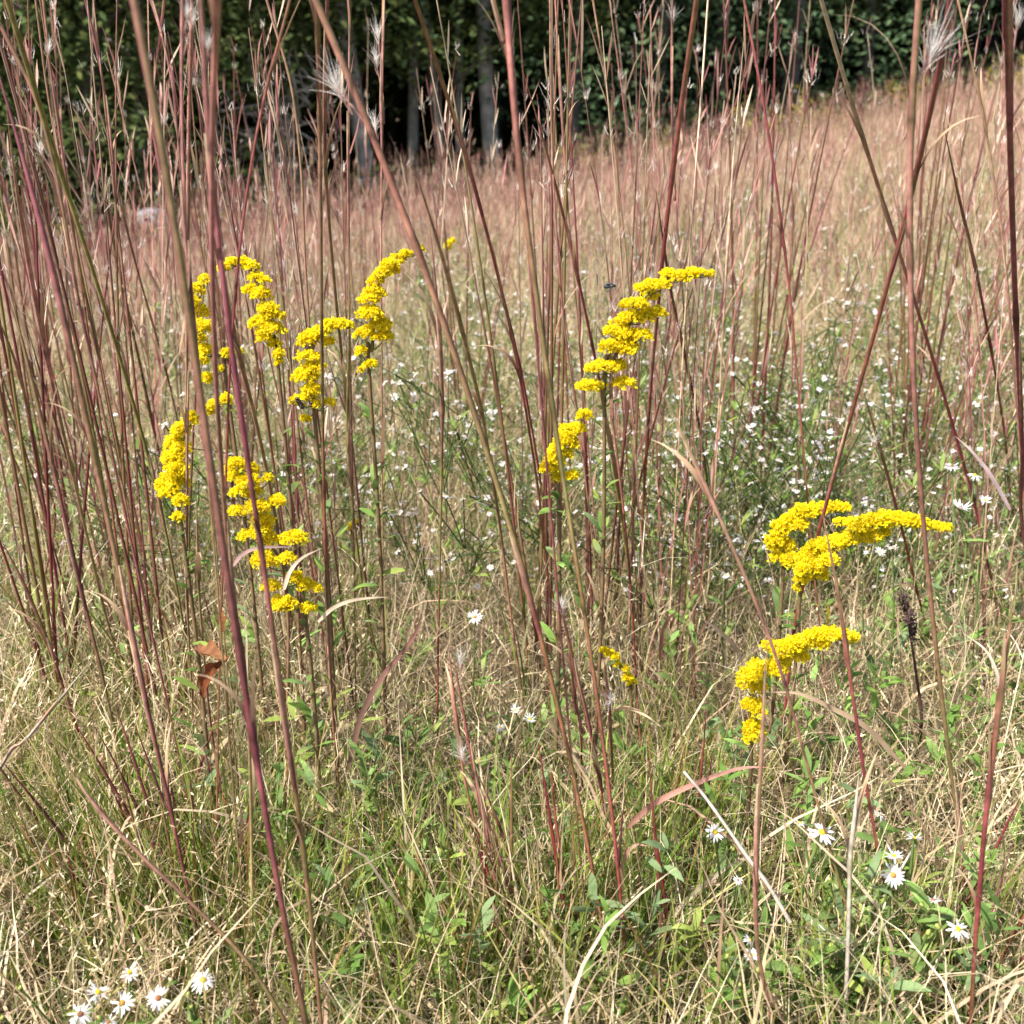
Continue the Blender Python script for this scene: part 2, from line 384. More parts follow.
for i, (x, y) in enumerate(FSP):
    r0 = thing('bluestem_clump', (x, y, float(g(x, y))), 'fanning clump of dark red and olive bluestem stalks rooted just behind the front stalks', 'grass clump', 'fanning bluestem clumps just behind the front stalks')
    r0.rotation_euler = (0, 0, rng.uniform(0, 6.28)); s = rng.uniform(.88, 1.12); r0.scale = (s, s, s)
    for nm, me in FAN[i % 7]:
        c = bpy.data.objects.new(nm, me); COL.objects.link(c); c.parent = r0

# ------------------------------------------------------------------ white asters in the middle distance (copies)
def flower(acc, c, nrm, r, n=9, white=(.80,.78,.80), disc=(.75,.52,.08), w=.34, S=3):
    """a ring of ray florets and, in the same accumulator unless disc None, a dome"""
    nrm = unit(np.asarray(nrm, float)); t = unit(np.cross(nrm, [.3, .9, .2])); b = np.cross(nrm, t)
    th = (np.arange(n)+rng.uniform(-.25, .25, n))/n*2*math.pi
    if n > 12: th = th[rng.random(n) > .13]; n = len(th)
    d = t[None]*np.cos(th)[:, None]+b[None]*np.sin(th)[:, None]
    u = np.linspace(.12, 1, S+1); rr = r*rng.uniform(.82, 1.08, n)
    curl = rng.normal(-.02 if n < 12 else rng.normal(-.05, .2), .2, n)
    P = c + d[:, None]*(rr[:, None]*u[None])[..., None] + nrm*(curl[:, None]*(u**2)[None]*r)[..., None]
    prof = np.interp(u, [0, .35, .75, .95, 1], [.35, .8, 1, .6, .25])
    sd = unit(np.cross(d, nrm)+nrm*rng.normal(0, .2, (n, 1)))
    ribbons(acc, P, np.repeat((prof*r*w*.5)[None], n, 0), sd, np.repeat(np.repeat(np.array(white)[None, None], n, 0), S+1, 1)*rng.uniform(.92, 1.04, (n, 1, 1)))
    if disc is not None: dome(acc, c, nrm, r*.26, disc)
def dome(acc, c, nrm, r, col, k=.7, n=8):
    nrm = unit(np.asarray(nrm, float)); t = unit(np.cross(nrm, [.3, .9, .2])); b = np.cross(nrm, t)
    V = []; CC = []
    rings = [(1, -.1), (.95, .25), (.7, .6), (.35, .85)]
    for rr, h in rings:
        for j in range(n):
            th = j/n*2*math.pi
            V.append(c+(t*math.cos(th)+b*math.sin(th))*rr*r+nrm*h*r*k); CC.append(np.array(col)*rng.uniform(.8, 1.15))
    V.append(c+nrm*r*k*.9); CC.append(np.array(col)*.9)
    q = [[a_*n+j, a_*n+(j+1) % n, (a_+1)*n+(j+1) % n, (a_+1)*n+j] for a_ in range(3) for j in range(n)]
    acc.add(V, CC, q=q, t=[[3*n+j, 3*n+(j+1) % n, 4*n] for j in range(n)])
def aster_bush():
    a = Acc(); n = int(rng.integers(6, 10))
    b = np.stack([rng.normal(0, .02, n), rng.normal(0, .02, n), np.zeros(n)], -1)
    P = blades(a, b, rng.uniform(.16, .3, n), .002, np.abs(rng.normal(.25, .2, n)), np.abs(rng.normal(.5, .3, n)), (.34,.30,.16), (.30,.32,.12), S=8, profile='thread')
    for k in range(7):
        i0 = rng.integers(2, 8, n)
        blades(a, P[np.arange(n), i0], rng.uniform(.012, .028, n), .004, rng.uniform(.6, 1.4, n), rng.normal(.2, .3, n), mixc(LF, n)*np.array([1.35, 1.2, .9]), mixc(LF, n)*1.4, S=4, profile='leaf')
    for j in range(n):
        for k in range(int(rng.integers(4, 9))):
            c = P[j, rng.integers(4, 8)] + np.array([rng.normal(0, .02), rng.normal(0, .02), rng.uniform(.005, .025)])
            a2 = P[j, 4:8][rng.integers(0, 4)]
            tube(a, [a2, (a2+c)/2+[0, 0, .002], c], [.0007]*3, (.14,.2,.07), 3, cap=False)
            flower(a, c, [rng.normal(0, .5), rng.normal(-.3, .4), 1], rng.uniform(.0029, .0048), 8, w=.55, S=2)
    return a.mesh('white_aster', M_PETAL)
AB = [aster_bush() for k in range(7)]
cnt = 0; tr = 0
while cnt < 270 and tr < 5000:
    tr += 1
    Y = 1.15*(5.6/1.15)**rng.random(); u = rng.uniform(-1, 1)
    dens = 1. if u > .1 else (.75 if u > -.4 else .4)
    if rng.random() > dens: continue
    x = u*.52*Y
    o = bpy.data.objects.new('white_aster', AB[cnt % 7]); COL.objects.link(o)
    o.location = (x, Y, float(g(x, Y))); o.rotation_euler = (0, 0, rng.uniform(0, 6.28)); s = rng.uniform(.8, 1.25); o.scale = (s, s, s)
    tag(o, 'bushy aster sprinkled with tiny white flowers in the grass beyond the goldenrod', 'aster', 'small white asters beyond the goldenrod'); cnt += 1

# ------------------------------------------------------------------ traced bluestem stalks near the camera
PLUM = ((0, (.23,.08,.095)), (.35, (.17,.045,.06)), (.7, (.14,.04,.045)), (1, (.15,.05,.04)))
PINKY = ((0, (.33,.16,.14)), (.35, (.24,.10,.095)), (.6, (.18,.09,.06)), (1, (.16,.13,.05)))
OLIVE = ((0, (.30,.17,.12)), (.3, (.20,.18,.055)), (.55, (.19,.175,.045)), (.75, (.17,.11,.045)), (1, (.22,.20,.05)))
REDC = ((0, (.28,.13,.10)), (.3, (.20,.05,.055)), (.7, (.18,.025,.035)), (1, (.20,.04,.04)))
STRAW = ((0, (.60,.48,.35)), (.45, (.48,.33,.22)), (1, (.40,.26,.16)))
BROWN = ((0, (.34,.20,.145)), (.5, (.22,.10,.075)), (1, (.19,.10,.055)))
GREY = ((0, (.38,.33,.29)), (1, (.34,.29,.25)))
TWO = ((0, (.27,.11,.11)), (.25, (.21,.085,.07)), (.5, (.17,.13,.055)), (.62, (.20,.04,.045)), (.85, (.19,.04,.04)), (1, (.30,.25,.07)))
DARK = ((0, (.20,.085,.085)), (.5, (.115,.035,.04)), (1, (.12,.055,.04)))
TREE_STRAWSHEATH = (.58, .44, .20)
OL = np.array([.21, .21, .06])
def tuft(root, c, size, axis, dens=64):
    """feathery seed tuft: pale hairs fanning from a spikelet"""
    a = Acc(); axis = unit(np.asarray(axis, float)); n = dens
    d = unit(axis[None]*1.0 + rng.normal(0, .27, (n, 3))); l = size*rng.uniform(.4, 1, n)
    b = np.asarray(c)[None] - axis*rng.uniform(0, .8, (n, 1))*size*.6
    bend = rng.normal(0, .25, (n, 3)); u = np.linspace(0, 1, 4)
    P = b[:, None] + (d[:, None]*u[None, :, None] + bend[:, None]*(u**2)[None, :, None])*l[:, None, None]
    W = np.repeat((size*.008*np.array([1.3, 1.2, 1, .5]))[None], n, 0)
    ribbons(a, P, W, sides(n), np.broadcast_to(np.array([.88, .84, .80]), (n, 4, 3))*rng.uniform(.85, 1.08, (n, 1, 1)))
    k = 5; d2 = unit(axis[None]+rng.normal(0, .2, (k, 3))); bb = np.asarray(c)[None]-axis*size*rng.uniform(.3, .9, (k, 1))
    P = bb[:, None]+d2[:, None]*u[None, :, None]*size*.55
    ribbons(a, P, np.repeat((size*.03*np.array([.6, 1, .8, .2]))[None], k, 0), sides(k), np.broadcast_to(np.array([.50,.31,.27]), (k, 4, 3)))
    return part(a, 'seed_tuft', M_FLUFF, root)
def smooth_px(pts):
    p = np.asarray(pts, float)
    if len(p) < 3: return [tuple(q) for q in p]
    t = np.concatenate([[0], np.cumsum(np.linalg.norm(np.diff(p, axis=0), axis=1))]); t /= t[-1]
    dg = 2 if len(p) < 6 else 3
    v = np.linspace(0, 1, max(5, len(p)//2+2))
    return list(zip(np.polyval(np.polyfit(t, p[:, 0], dg), v), np.polyval(np.polyfit(t, p[:, 1], dg), v)))
NSTALK = [0]
def stalk(label, ramp, w0, w1, Y, pts, tufts=(), leaves=1, Yt=None, flank=True, group='tall bluestem stalks near the camera', tip=False):
    """one culm through the given sightings, grown down to the ground"""
    pts = smooth_px(pts); nP = len(pts)
    Yt = Y if Yt is None else Yt
    if Yt == Y and 480 < pts[-1][1] < 1000 and pts[-1][1]-pts[0][1] > 120:
        dd = ray(*pts[-1]); Y = float(np.clip((CAMZ-.03)*dd[1]/-dd[2], Y, Y*1.4))
    w3 = [at(px, py, Yt+(Y-Yt)*i/(nP-1)) for i, (px, py) in enumerate(pts)]
    # continue above the frame, and below to the soil
    if pts[0][1] <= 30 and not tip:
        d = unit(w3[0]-w3[1]); w3 = [w3[0]+d*rng.uniform(.10, .22)] + w3
    d = w3[-1]-w3[-2]
    h = w3[-1][2]-float(g(w3[-1][0], w3[-1][1]))
    if h > .004 and d[2] < 0:
        step = min(h/-d[2], 40.); dx = np.array([np.clip(d[0]*step, -.35*h-.03, .35*h+.03), 0, -h]); w3.append(w3[-1]+dx)
    P = spline(w3, 6); S = len(P)
    seg = np.concatenate([[0], np.cumsum(np.linalg.norm(np.diff(P, axis=0), axis=1))]); u = seg/seg[-1]
    base = P[-1]
    dp = np.array([depth(q) for q in P])
    wpx = np.interp(u, [0, .16 if pts[0][1] > 30 else .08, .5, 1], [w0*(.10 if tip or pts[0][1] > 30 else .8), w0, (w0+w1)/2, w1])
    r = wpx*.5*dp.mean()/F*(.72 if Y < .56 else .64)
    C = stops(ramp, u); ph = rng.uniform(0, 1)
    # nodes: internodes alternate between sheath and bare red culm
    nodes = np.sort(rng.uniform(.15, .95, 4))
    for nd in nodes:                                    # slight kinks at the nodes
        P[:, 0] += rng.normal(0, .012)*(np.abs(u-nd)-np.interp(nd, [0, 1], [nd, 1-nd]))*.5
    for nd in nodes:
        r = r*(1+.34*np.exp(-((u-nd)/.009)**2)); C = C*(1-.5*np.exp(-((u-nd)/.008)**2)+.45*np.exp(-((u-nd-.022)/.012)**2))[:, None]
        r = r*np.where(u > nd, .95, 1.02)
    C = C*(1+.16*np.sin(u*23+ph*6)+.10*np.sin(u*61+ph*40))[:, None]
    C2 = None
    if flank:
        mm = (.5+.5*np.sin(u*9+ph*6.28))[:, None]*.62
        C2 = C*(1-mm) + OL*mm
    root = thing('bluestem_stalk', tuple(base), label, 'grass stalk', group)
    a = Acc(); tube(a, P, r, C, 9, C2); part(a, 'stem', M_STEM, root)
    for k in range(int(rng.integers(0, 3)) if S > 20 else 0):      # leaf sheaths wrapped part-way round the culm
        i0 = int(rng.integers(3, S-12)); m = int(rng.integers(6, 11)); sl = slice(i0, i0+m); v = np.linspace(0, 1, m)
        a = Acc(); cs = stops(((0, (.50,.37,.24)), (.4, (.33,.17,.13)), (1, C[i0+m-1])), v)
        off = np.array([rng.choice([-1, 1])*.0006, -.0003, 0])
        tube(a, P[sl]+off*(1-v)[:, None]*2, r[sl]*np.interp(v, [0, .25, .9, 1], [.5, 1.0, 1.12, 1.0]), cs, 8, cs*.7); part(a, 'leaf_sheath', M_STEM, root)
    for k in range(leaves):
        nd = nodes[k % 4]; i = int(np.argmin(abs(u-nd))); i = min(max(i, 2), S-3)
        a = Acc(); up = unit(P[i-2]-P[i]); L = rng.uniform(.035, .08); n = 8; v = np.linspace(0, 1, n)
        out = unit(np.array([rng.normal(), rng.normal()*.5, 0])); bend = rng.uniform(.1, .8)
        Q = P[i] + up*(v*L)[:, None] + out*((.08*v+bend*.55*v**2.2)*L)[:, None] - np.array([0, 0, 1])*((bend*.45*v**3)*L)[:, None]
        wl = rng.uniform(.0014, .0022); ww = wl*np.clip(1.02-v**2, .05, 1)
        cl = stops(((0, C[i]*1.2), (.5, (.42,.28,.17)), (1, (.55,.42,.28))), v)
        ribbons(a, Q[None], ww[None], unit(np.cross(up, out)+out*.3)[None], cl[None]); part(a, 'leaf_blade', M_GRASS, root)
    for (tx, ty, sz) in tufts:
        pp = at(tx, ty, Yt+(Y-Yt)*.1); i = int(np.argmin(np.linalg.norm(P-pp, axis=1)))
        ax = unit(pp-P[min(i+4, S-1)]+np.array([0, 0, .004])); tuft(root, pp, sz*depth(pp)/F, ax)
        a = Acc(); j = min(i+3, S-1); mid = (P[j]+pp)/2+np.array([0, 0, .001])
        tube(a, [P[j], mid, pp], [r[j]*.3]*3, (.45,.26,.23), 4); part(a, 'seed_branch', M_STEM, root)
    NSTALK[0] += 1
    return root
ST = [
# label, ramp, w0, w1, Y, points (top to bottom), tufts
("thick plum stalk from the top of the left edge down to the white asters", PLUM, 9, 6, .60, [(0,47),(15,110),(25,140),(35,175),(47,225),(52,262),(67,318),(82,380),(100,450),(109,508),(120,562),(132,625),(142,680),(150,730),(164,800),(182,880),(203,970),(218,1020)], []),
("olive green stalk with a dark red joint left of the goldenrod", OLIVE, 7, 5, .66, [(2,0),(12,22),(30,80),(50,132),(62,190),(82,256),(95,285),(115,345),(118,370),(130,420),(152,505),(175,575),(187,640),(194,700),(198,760)], []),
("purple stalk hugging the olive one at the top left corner", PLUM, 6, 4, .70, [(0,27),(22,60),(40,112),(55,168),(62,205),(72,256),(84,310),(95,370)], [(40,150,14)]),
("dark red stalk slanting across the left edge below the plum one", DARK, 6, 6, .76, [(0,273),(8,296),(20,343),(32,396),(38,431),(48,476),(56,515),(70,575),(83,620),(95,657),(105,692),(115,740),(128,790),(142,830)], []),
("thin brown stalk entering at the left edge and joining the dark red one", BROWN, 4, 4, .80, [(0,308),(15,351),(25,381),(33,420),(42,470),(55,530)], []),
("short red stalk leaning in at the left edge over green weeds", REDC, 5, 5, .78, [(0,540),(15,562),(27,590),(42,625),(55,660),(65,687),(77,720),(88,750),(100,790)], []),
("brown stalk with a red tip slanting low across the bottom left", BROWN, 5, 7, .50, [(48,735),(70,768),(99,811),(137,858),(191,906),(239,951),(267,995),(284,1022)], []),
("short dark red stalk leaning in straw above the bottom left asters", DARK, 4, 7, .64, [(40,836),(60,858),(82,888),(110,918),(130,945),(150,968)], []),
("grey purple dead stalk lying against the lean at the left edge", GREY, 4, 4, .70, [(95,658),(62,698),(30,735),(0,768)], []),
("pinkish red stalk between the dark red and plum ones on the left", PINKY, 6, 5, .70, [(0,105),(8,150),(17,205),(25,261),(37,323),(47,353),(55,381),(62,418),(72,456),(85,505),(97,557),(103,590),(112,622),(122,662),(132,702),(142,735)], []),
("hair thin dark stalk tucked behind the pinkish red one on the left", DARK, 3, 3, .9, [(32,323),(45,376),(60,443),(75,501),(90,560),(98,620)], []),
("thin olive stalk with green foot left of the low goldenrod", OLIVE, 4, 3, .84, [(70,220),(82,286),(100,361),(112,431),(132,501),(150,560),(165,640)], []),
("dusky purple stalk leaning just left of the tallest goldenrod arch", DARK, 4, 4, .95, [(97,120),(105,200),(122,263),(135,326),(145,381),(160,436),(170,490),(178,560)], []),
("slim brown stalk right beside the dusky purple one", BROWN, 3, 3, 1.0, [(108,130),(120,190),(135,256),(152,321),(170,381),(182,425),(190,500)], []),
("thick purple brown stalk with a straw sheath crossing the left goldenrod arch", PLUM, 10, 10, .44, [(133,0),(150,42),(163,90),(172,128),(178,185),(181,250),(187,330),(198,405),(211,500),(222,562),(232,624),(240,687),(250,752),(257,790),(271,855),(281,930),(293,1020)], []),
("blurred pink stalk with an olive foot in front of the left goldenrod arch", PINKY, 9, 7, .42, [(226,0),(221,80),(217,175),(215,256),(217,335),(217,410),(222,490),(227,560),(234,640),(243,720)], []),
("thin mauve stalk topped with white fluff near the top left", PINKY, 4, 3, .55, [(180,0),(180,90),(179,150),(182,215),(188,300),(193,360)], [(188,12,16),(193,20,13)]),
("mauve stalk running close beside the fluffy one", PINKY, 4, 4, .58, [(188,0),(186,80),(184,150),(185,240),(187,330),(187,410),(189,512),(191,600),(194,687),(197,740)], []),
("olive brown stalk slanting between the two arms of the goldenrod arch", BROWN, 6, 6, .6, [(185,160),(200,225),(207,262),(217,296),(230,338),(241,380),(257,427),(266,475),(271,509),(278,550),(285,590),(291,640)], []),
("plum stalk crossing in front of the large lower left goldenrod plume", PLUM, 6, 8, .48, [(200,0),(203,60),(206,120),(208,190),(212,250),(222,310),(234,380),(241,439),(248,509),(256,565),(266,632),(273,687),(284,765),(296,830),(303,898),(311,955),(318,1020)], [(208,45,18)]),
("upright stalk pink above and olive below crossing the second goldenrod", TWO, 6, 5, .62, [(318,0),(319,45),(321,125),(322,250),(320,330),(322,406),(324,510),(326,567),(326,625),(330,687),(334,752),(340,825)], []),
("broad brown diagonal stalk running from the top through the goldenrod tip", TWO, 10, 7, .60, [(311,0),(331,43),(351,93),(373,150),(396,207),(414,252),(441,331),(463,388),(481,443),(500,506),(512,550),(527,607),(545,662),(560,715),(576,777),(593,872),(608,950),(617,1016)], [(336,88,42)]),
("orange tinged stalk closing on the broad diagonal from the right", BROWN, 6, 5, .63, [(405,160),(420,210),(433,256),(453,311),(466,368),(478,420),(488,480),(506,560)], []),
("dark red stalk slanting from top centre down to the small goldenrod", REDC, 5, 4, .78, [(416,0),(431,40),(451,100),(468,162),(481,200),(494,256),(505,305),(515,360),(528,420),(540,470),(548,530),(552,620)], []),
("big central stalk with mauve bloom crossing the small goldenrod plume", TWO, 10, 7, .57, [(507,0),(515,40),(522,80),(528,150),(535,252),(544,306),(549,361),(553,400),(560,436),(570,508),(580,562),(590,622),(597,674),(602,724),(607,765),(614,845),(620,930),(625,1016)], []),
("short plum blade like stalk beside the big central one at the top", PLUM, 5, 4, .60, [(498,0),(510,50),(520,102),(526,170)], []),
("thin red stalk bending right from the big central stalk", REDC, 4, 5, .85, [(524,65),(547,150),(562,215),(574,260),(586,318),(597,363),(603,400),(610,446),(617,506),(622,562),(630,612),(637,660)], []),
("red brown stalk passing through the upper right goldenrod plume", REDC, 7, 5, .87, [(697,0),(687,62),(674,137),(667,212),(660,262),(655,310),(648,380),(643,450),(640,520),(637,600),(640,660)], []),
("dark stalk just right of the upper right goldenrod plume", DARK, 4, 4, .92, [(664,190),(672,250),(678,285),(687,343),(697,416),(704,465),(708,520)], []),
("thin pink stalk rising straight at the top centre against dark trees", PINKY, 3, 3, .9, [(549,0),(549,100),(548,175),(551,260),(560,350),(572,450)], []),
("thin pale stalk with leaning spikes just right of top centre", PINKY, 3, 3, 1.0, [(558,0),(562,75),(566,137),(571,187),(575,250),(583,350)], []),
("branched rusty stalk with feathery side spikes over dark trees", BROWN, 3, 3, 1.1, [(594,0),(607,62),(612,112),(620,175),(629,250),(634,330)], []),
("thin pink stalk with a white tuft at its tip right of top centre", PINKY, 3, 3, 1.1, [(672,0),(671,62),(672,110),(674,180),(680,260)], [(673,16,16)]),
("bare straw coloured stalk bending left above the upper right plume", STRAW, 3, 2, 1.0, [(708,0),(707,82),(697,162),(692,250),(690,320)], []),
("purple stalk with straw tip leaning right of the upper right plume", REDC, 4, 3, .95, [(744,0),(760,75),(768,120),(778,180),(788,250),(797,320),(803,400)], []),
("pale orange thin stalk leaning the other way beside the purple one", STRAW, 3, 3, 1.1, [(748,35),(737,140),(727,250),(722,330)], []),
("straw tipped red stalk slanting right past the crossing at the right", STRAW[:1]+((.2,(.58,.45,.32)),(.3,(.34,.13,.11)),(.6,(.24,.05,.055)),(1,(.22,.04,.05))), 5, 6, .84, [(823,0),(840,45),(854,92),(868,145),(885,200),(900,262),(915,306),(928,343),(943,396),(953,436),(968,493),(976,520),(985,562),(993,600),(1002,650)], []),
("thick mauve stalk with a big white tuft near the right edge", PINKY, 9, 7, .58, [(920,0),(918,75),(913,137),(911,200),(911,256),(909,320),(912,396),(918,456),(922,512),(928,575),(933,625),(940,682),(946,765),(955,818),(963,868),(970,930)], [(932,52,42)]),
("stalk crossing the mauve one and slanting down left to the right hand goldenrod", REDC, 7, 6, .60, [(958,0),(948,50),(938,105),(923,175),(908,232),(900,264),(885,311),(868,368),(853,416),(840,461),(827,508),(813,555),(804,592),(793,632)], []),
("thin brown stalk right of the crossing stalks near the right edge", BROWN, 3, 3, .9, [(963,20),(968,60),(980,107),(993,175),(998,225),(1003,280),(1010,360)], []),
("thick plum stalk running down the right edge of the view", PLUM, 9, 7, .6, [(1010,0),(1011,100),(1013,175),(1014,270),(1018,343),(1019,406),(1022,460),(1026,560)], [(1018,20,22)]),
("dark red stalk leaning to the right edge below the crossing", REDC, 4, 4, .95, [(940,120),(953,180),(965,256),(980,318),(988,356),(998,406),(1008,456),(1016,520)], []),
("red stalk with blurred pink sheath at the bottom right edge", REDC, 8, 6, .52, [(1023,600),(1015,650),(1008,707),(998,765),(988,818),(978,893),(973,953),(966,1018)], []),
("thin dark red stalk meeting the pink sheathed one at bottom right", DARK, 4, 5, .56, [(1013,843),(993,913),(975,968),(966,1010)], []),
("purple red stalk ending in a point right of the lowest goldenrod", REDC, 5, 6, .62, [(842,505),(850,575),(860,637),(865,687),(868,765),(875,830),(880,873),(893,930),(900,973)], []),
("red tipped stalk crossing behind the right hand goldenrod spray", REDC, 4, 4, .86, [(868,390),(875,412),(890,461),(900,508),(918,575),(928,612),(934,650)], [(873,442,20)]),
("bare grey dry stalk standing among the bottom right asters", GREY, 6, 8, .55, [(868,770),(867,793),(860,880),(848,980),(839,1023)], []),
("brown stalk slanting down right past the lowest goldenrod plume", BROWN, 5, 5, .6, [(660,373),(682,421),(697,468),(710,508),(734,570),(752,620),(766,672),(783,720),(804,777),(824,852),(845,907),(876,999)], []),
("blurred tan stalk standing just right of the pale bent straw", BROWN, 5, 7, .50, [(766,640),(768,725),(768,805),(770,893),(778,968),(786,1023)], []),
("brown stalk with ragged fluff in the dark red bottom centre clump", REDC, 4, 6, .64, [(440,640),(455,700),(463,752),(473,805),(490,870),(510,930),(527,990)], [(462,755,20),(460,660,20)]),
("thin dark red stalk in the bottom centre clump", REDC, 4, 5, .66, [(448,640),(460,700),(468,760),(480,830),(500,900),(522,965)], []),
("short wine red stalk right side of the bottom centre clump", DARK, 4, 6, .62, [(482,785),(490,840),(503,890),(520,940),(537,1000)], []),
("wine red shoot leaning lowest in the bottom centre clump", REDC, 3, 5, .62, [(463,858),(480,890),(505,935),(530,985),(545,1015)], []),
("short straight red shoot in the middle of the bottom centre clump", REDC, 3, 5, .64, [(495,845),(506,900),(520,955),(528,1000)], []),
("upright stalk with green foot between the two goldenrod groups", TWO, 5, 4, .8, [(429,225),(431,281),(436,343),(440,406),(440,512),(440,612),(441,712),(443,780)], []),
("olive brown stalk bending right under the third goldenrod plume", OLIVE, 4, 5, .82, [(352,245),(355,306),(356,381),(359,450),(357,512),(363,575),(373,625),(384,670),(392,720)], []),
("dark red stalk between the second and third goldenrod plumes", DARK, 4, 5, .76, [(337,25),(336,100),(337,200),(339,262),(346,331),(352,418),(358,506),(364,580),(370,660)], []),
("mauve stalk with two fluffy spikes above the third goldenrod plume", PINKY, 3, 3, .9, [(377,0),(375,75),(376,175),(374,250),(378,330)], [(378,35,20),(376,60,18),(375,125,20)]),
("thin straight pink stalk left of the twin fluffy spikes", PINKY, 3, 3, .9, [(356,0),(355,100),(354,200),(352,300),(354,380)], []),
("red stalk leaning left over the right arm of the goldenrod arch", REDC, 4, 4, .66, [(286,8),(273,62),(261,107),(254,137),(247,175),(238,250),(231,330),(228,400),(226,470)], []),
("pinkish stalk leaning right just behind the goldenrod arch", PINKY, 4, 3, .88, [(258,5),(278,55),(288,107),(298,162),(303,225),(308,280),(315,345)], []),
("thin rosy stalk at the top left over the trees", PINKY, 3, 3, .9, [(33,0),(40,50),(47,105),(56,155),(68,215),(80,275),(95,350)], [(49,48,14)]),
("rosy stalk with a pale spike just right of the thin one at top left", PINKY, 4, 3, .95, [(45,0),(48,40),(53,82),(60,130),(68,188),(80,256),(92,320)], []),
("purple spiked stalk standing alone against green trees at top left", PLUM, 4, 3, .98, [(86,0),(97,55),(105,110),(110,175),(115,250),(122,330)], []),
("slim mauve stalk beside the straw sheathed stalk at the top", PINKY, 3, 3, .7, [(155,0),(170,52),(178,90),(184,150)], []),
("stout dark green and red stalk below the upper right plume", OLIVE, 6, 6, .9, [(598,380),(605,420),(614,470),(620,512),(628,570),(636,620),(642,665)], []),
("pinkish red stalk left of the small central goldenrod plume", REDC, 4, 4, .8, [(490,240),(502,310),(512,356),(522,406),(537,468),(543,512),(549,575),(551,640),(556,700)], []),
("red stalk tipped with white fluff below the small central plume", REDC, 5, 5, .63, [(556,585),(569,625),(582,675),(592,725),(601,765),(606,830),(610,880)], [(562,607,26)]),
("thin red stalk left of the fluff tipped one in the centre", REDC, 3, 4, .66, [(558,620),(567,687),(574,750),(582,810)], []),
("smoky red stalk with a fluffy tip right of the centre pair", PINKY, 5, 5, .6, [(612,660),(611,700),(608,760),(606,820)], [(611,700,22)]),
("short brick red shoot between grass tufts at the bottom left", REDC, 3, 3, .66, [(210,745),(212,800),(213,850),(212,905)], []),
("dusky shoot beside the brick red one at the bottom left", DARK, 4, 3, .66, [(191,770),(192,800),(197,855),(206,895)], []),
("red shoot leaning left above the single low white aster", REDC, 3, 4, .64, [(252,795),(244,840),(237,868),(228,938)], []),
("short purple shoot below the dry grass at bottom left", DARK, 3, 3, .7, [(152,790),(148,840),(144,893)], []),
("brown stalk passing behind the dead orange leaf", BROWN, 4, 4, .68, [(197,490),(200,560),(204,625),(204,675),(208,720),(213,755),(217,800)], []),
]
for row in ST:
    lb, rp, w0, w1, Y, pts, tf = row
    stalk(lb, rp, w0, w1, Y, pts, tf, leaves=int(rng.integers(1, 4)))

# single bent or broken straws and blades
def strip(name, label, cat, col0, col1, wpx, Y0, Y1, pts, tubeit=False, prof='blade'):
    n = len(pts); P = spline([at(px, py, Y0+(Y1-Y0)*i/(n-1)) for i, (px, py) in enumerate(pts)], 6)
    S = len(P); u = np.linspace(0, 1, S); dm = np.mean([depth(q) for q in P]); a = Acc()
    C = stops(((0, col0), (1, col1)), u)*(1+.12*np.sin(u*19))[:, None]
    o = P[0].copy(); h = wpx*.5*dm/F
    if tubeit: tube(a, P, np.full(S, h)*(1-.4*u), C, 6)
    else:
        w = h*(np.clip(1.02-u**2.5, .06, 1)*np.clip(.6+u*3, 0, 1))
        T = unit(np.gradient(P, axis=0)); side = unit(np.cross(T, np.array([.15, -.8, .6])))
        nr = unit(np.cross(side, T))       # a shallow V along the midrib
        V = np.stack([P-side*w[:, None]+nr*w[:, None]*.3, P, P+side*w[:, None]+nr*w[:, None]*.3], 1)
        i = np.arange(S*3).reshape(S, 3)
        q = np.concatenate([np.stack([i[:-1, k], i[:-1, k+1], i[1:, k+1], i[1:, k]], -1) for k in (0, 1)])
        a.add(V, np.repeat(C[:, None], 3, 1).reshape(-1, 3), q=q)
    return tag(a.build(name, M_GRASS if not tubeit else M_STEM, origin=tuple(o)), label, cat)
strip('broken_straw', 'thick pale broken straw slanting beside a small white aster', 'straw', (.50,.42,.36), (.58,.50,.44), 4.6, .58, .60, [(790,922),(768,885),(748,858),(730,832),(705,797),(684,772)], True)
strip('dry_stem', 'slim whitish dry stem slanting under a white aster', 'straw', (.58,.53,.46), (.66,.60,.52), 4, .60, .64, [(822,1022),(858,948),(875,915),(915,845)], True)
strip('bent_straw', 'salmon pink grass blade arching left of the pale broken straw', 'straw', (.40,.20,.16), (.52,.28,.22), 6, .66, .62, [(627,828),(652,805),(692,785),(737,769),(770,767)])
strip('bent_straw', 'dull purple grass blade rising from leafy weeds left of centre', 'straw', (.22,.13,.10), (.25,.11,.10), 6, .74, .72, [(348,770),(361,717),(381,679),(403,652),(416,632),(424,606)])
strip('bent_straw', 'tan grass blade arching over straw under the lowest right goldenrod', 'straw', (.40,.28,.18), (.54,.38,.26), 6, .68, .66, [(905,768),(868,729),(833,709),(800,694),(770,692)])
strip('bent_straw', 'long beige straw arching up right from the bottom centre', 'straw', (.42,.34,.24), (.60,.50,.37), 5, .62, .66, [(629,998),(652,943),(687,900),(719,873),(744,858),(775,849)])
strip('bent_straw', 'folded salmon and orange blade hooked beside the central red stalks', 'straw', (.50,.33,.16), (.52,.30,.24), 6, .63, .62, [(626,990),(624,930),(621,880),(626,855),(636,845),(648,846)])
strip('bent_straw', 'straw blade arching from the plum stalk under the goldenrod', 'straw', (.52,.40,.29), (.60,.48,.35), 4, .64, .66, [(318,622),(332,609),(350,601),(370,598),(388,597)])
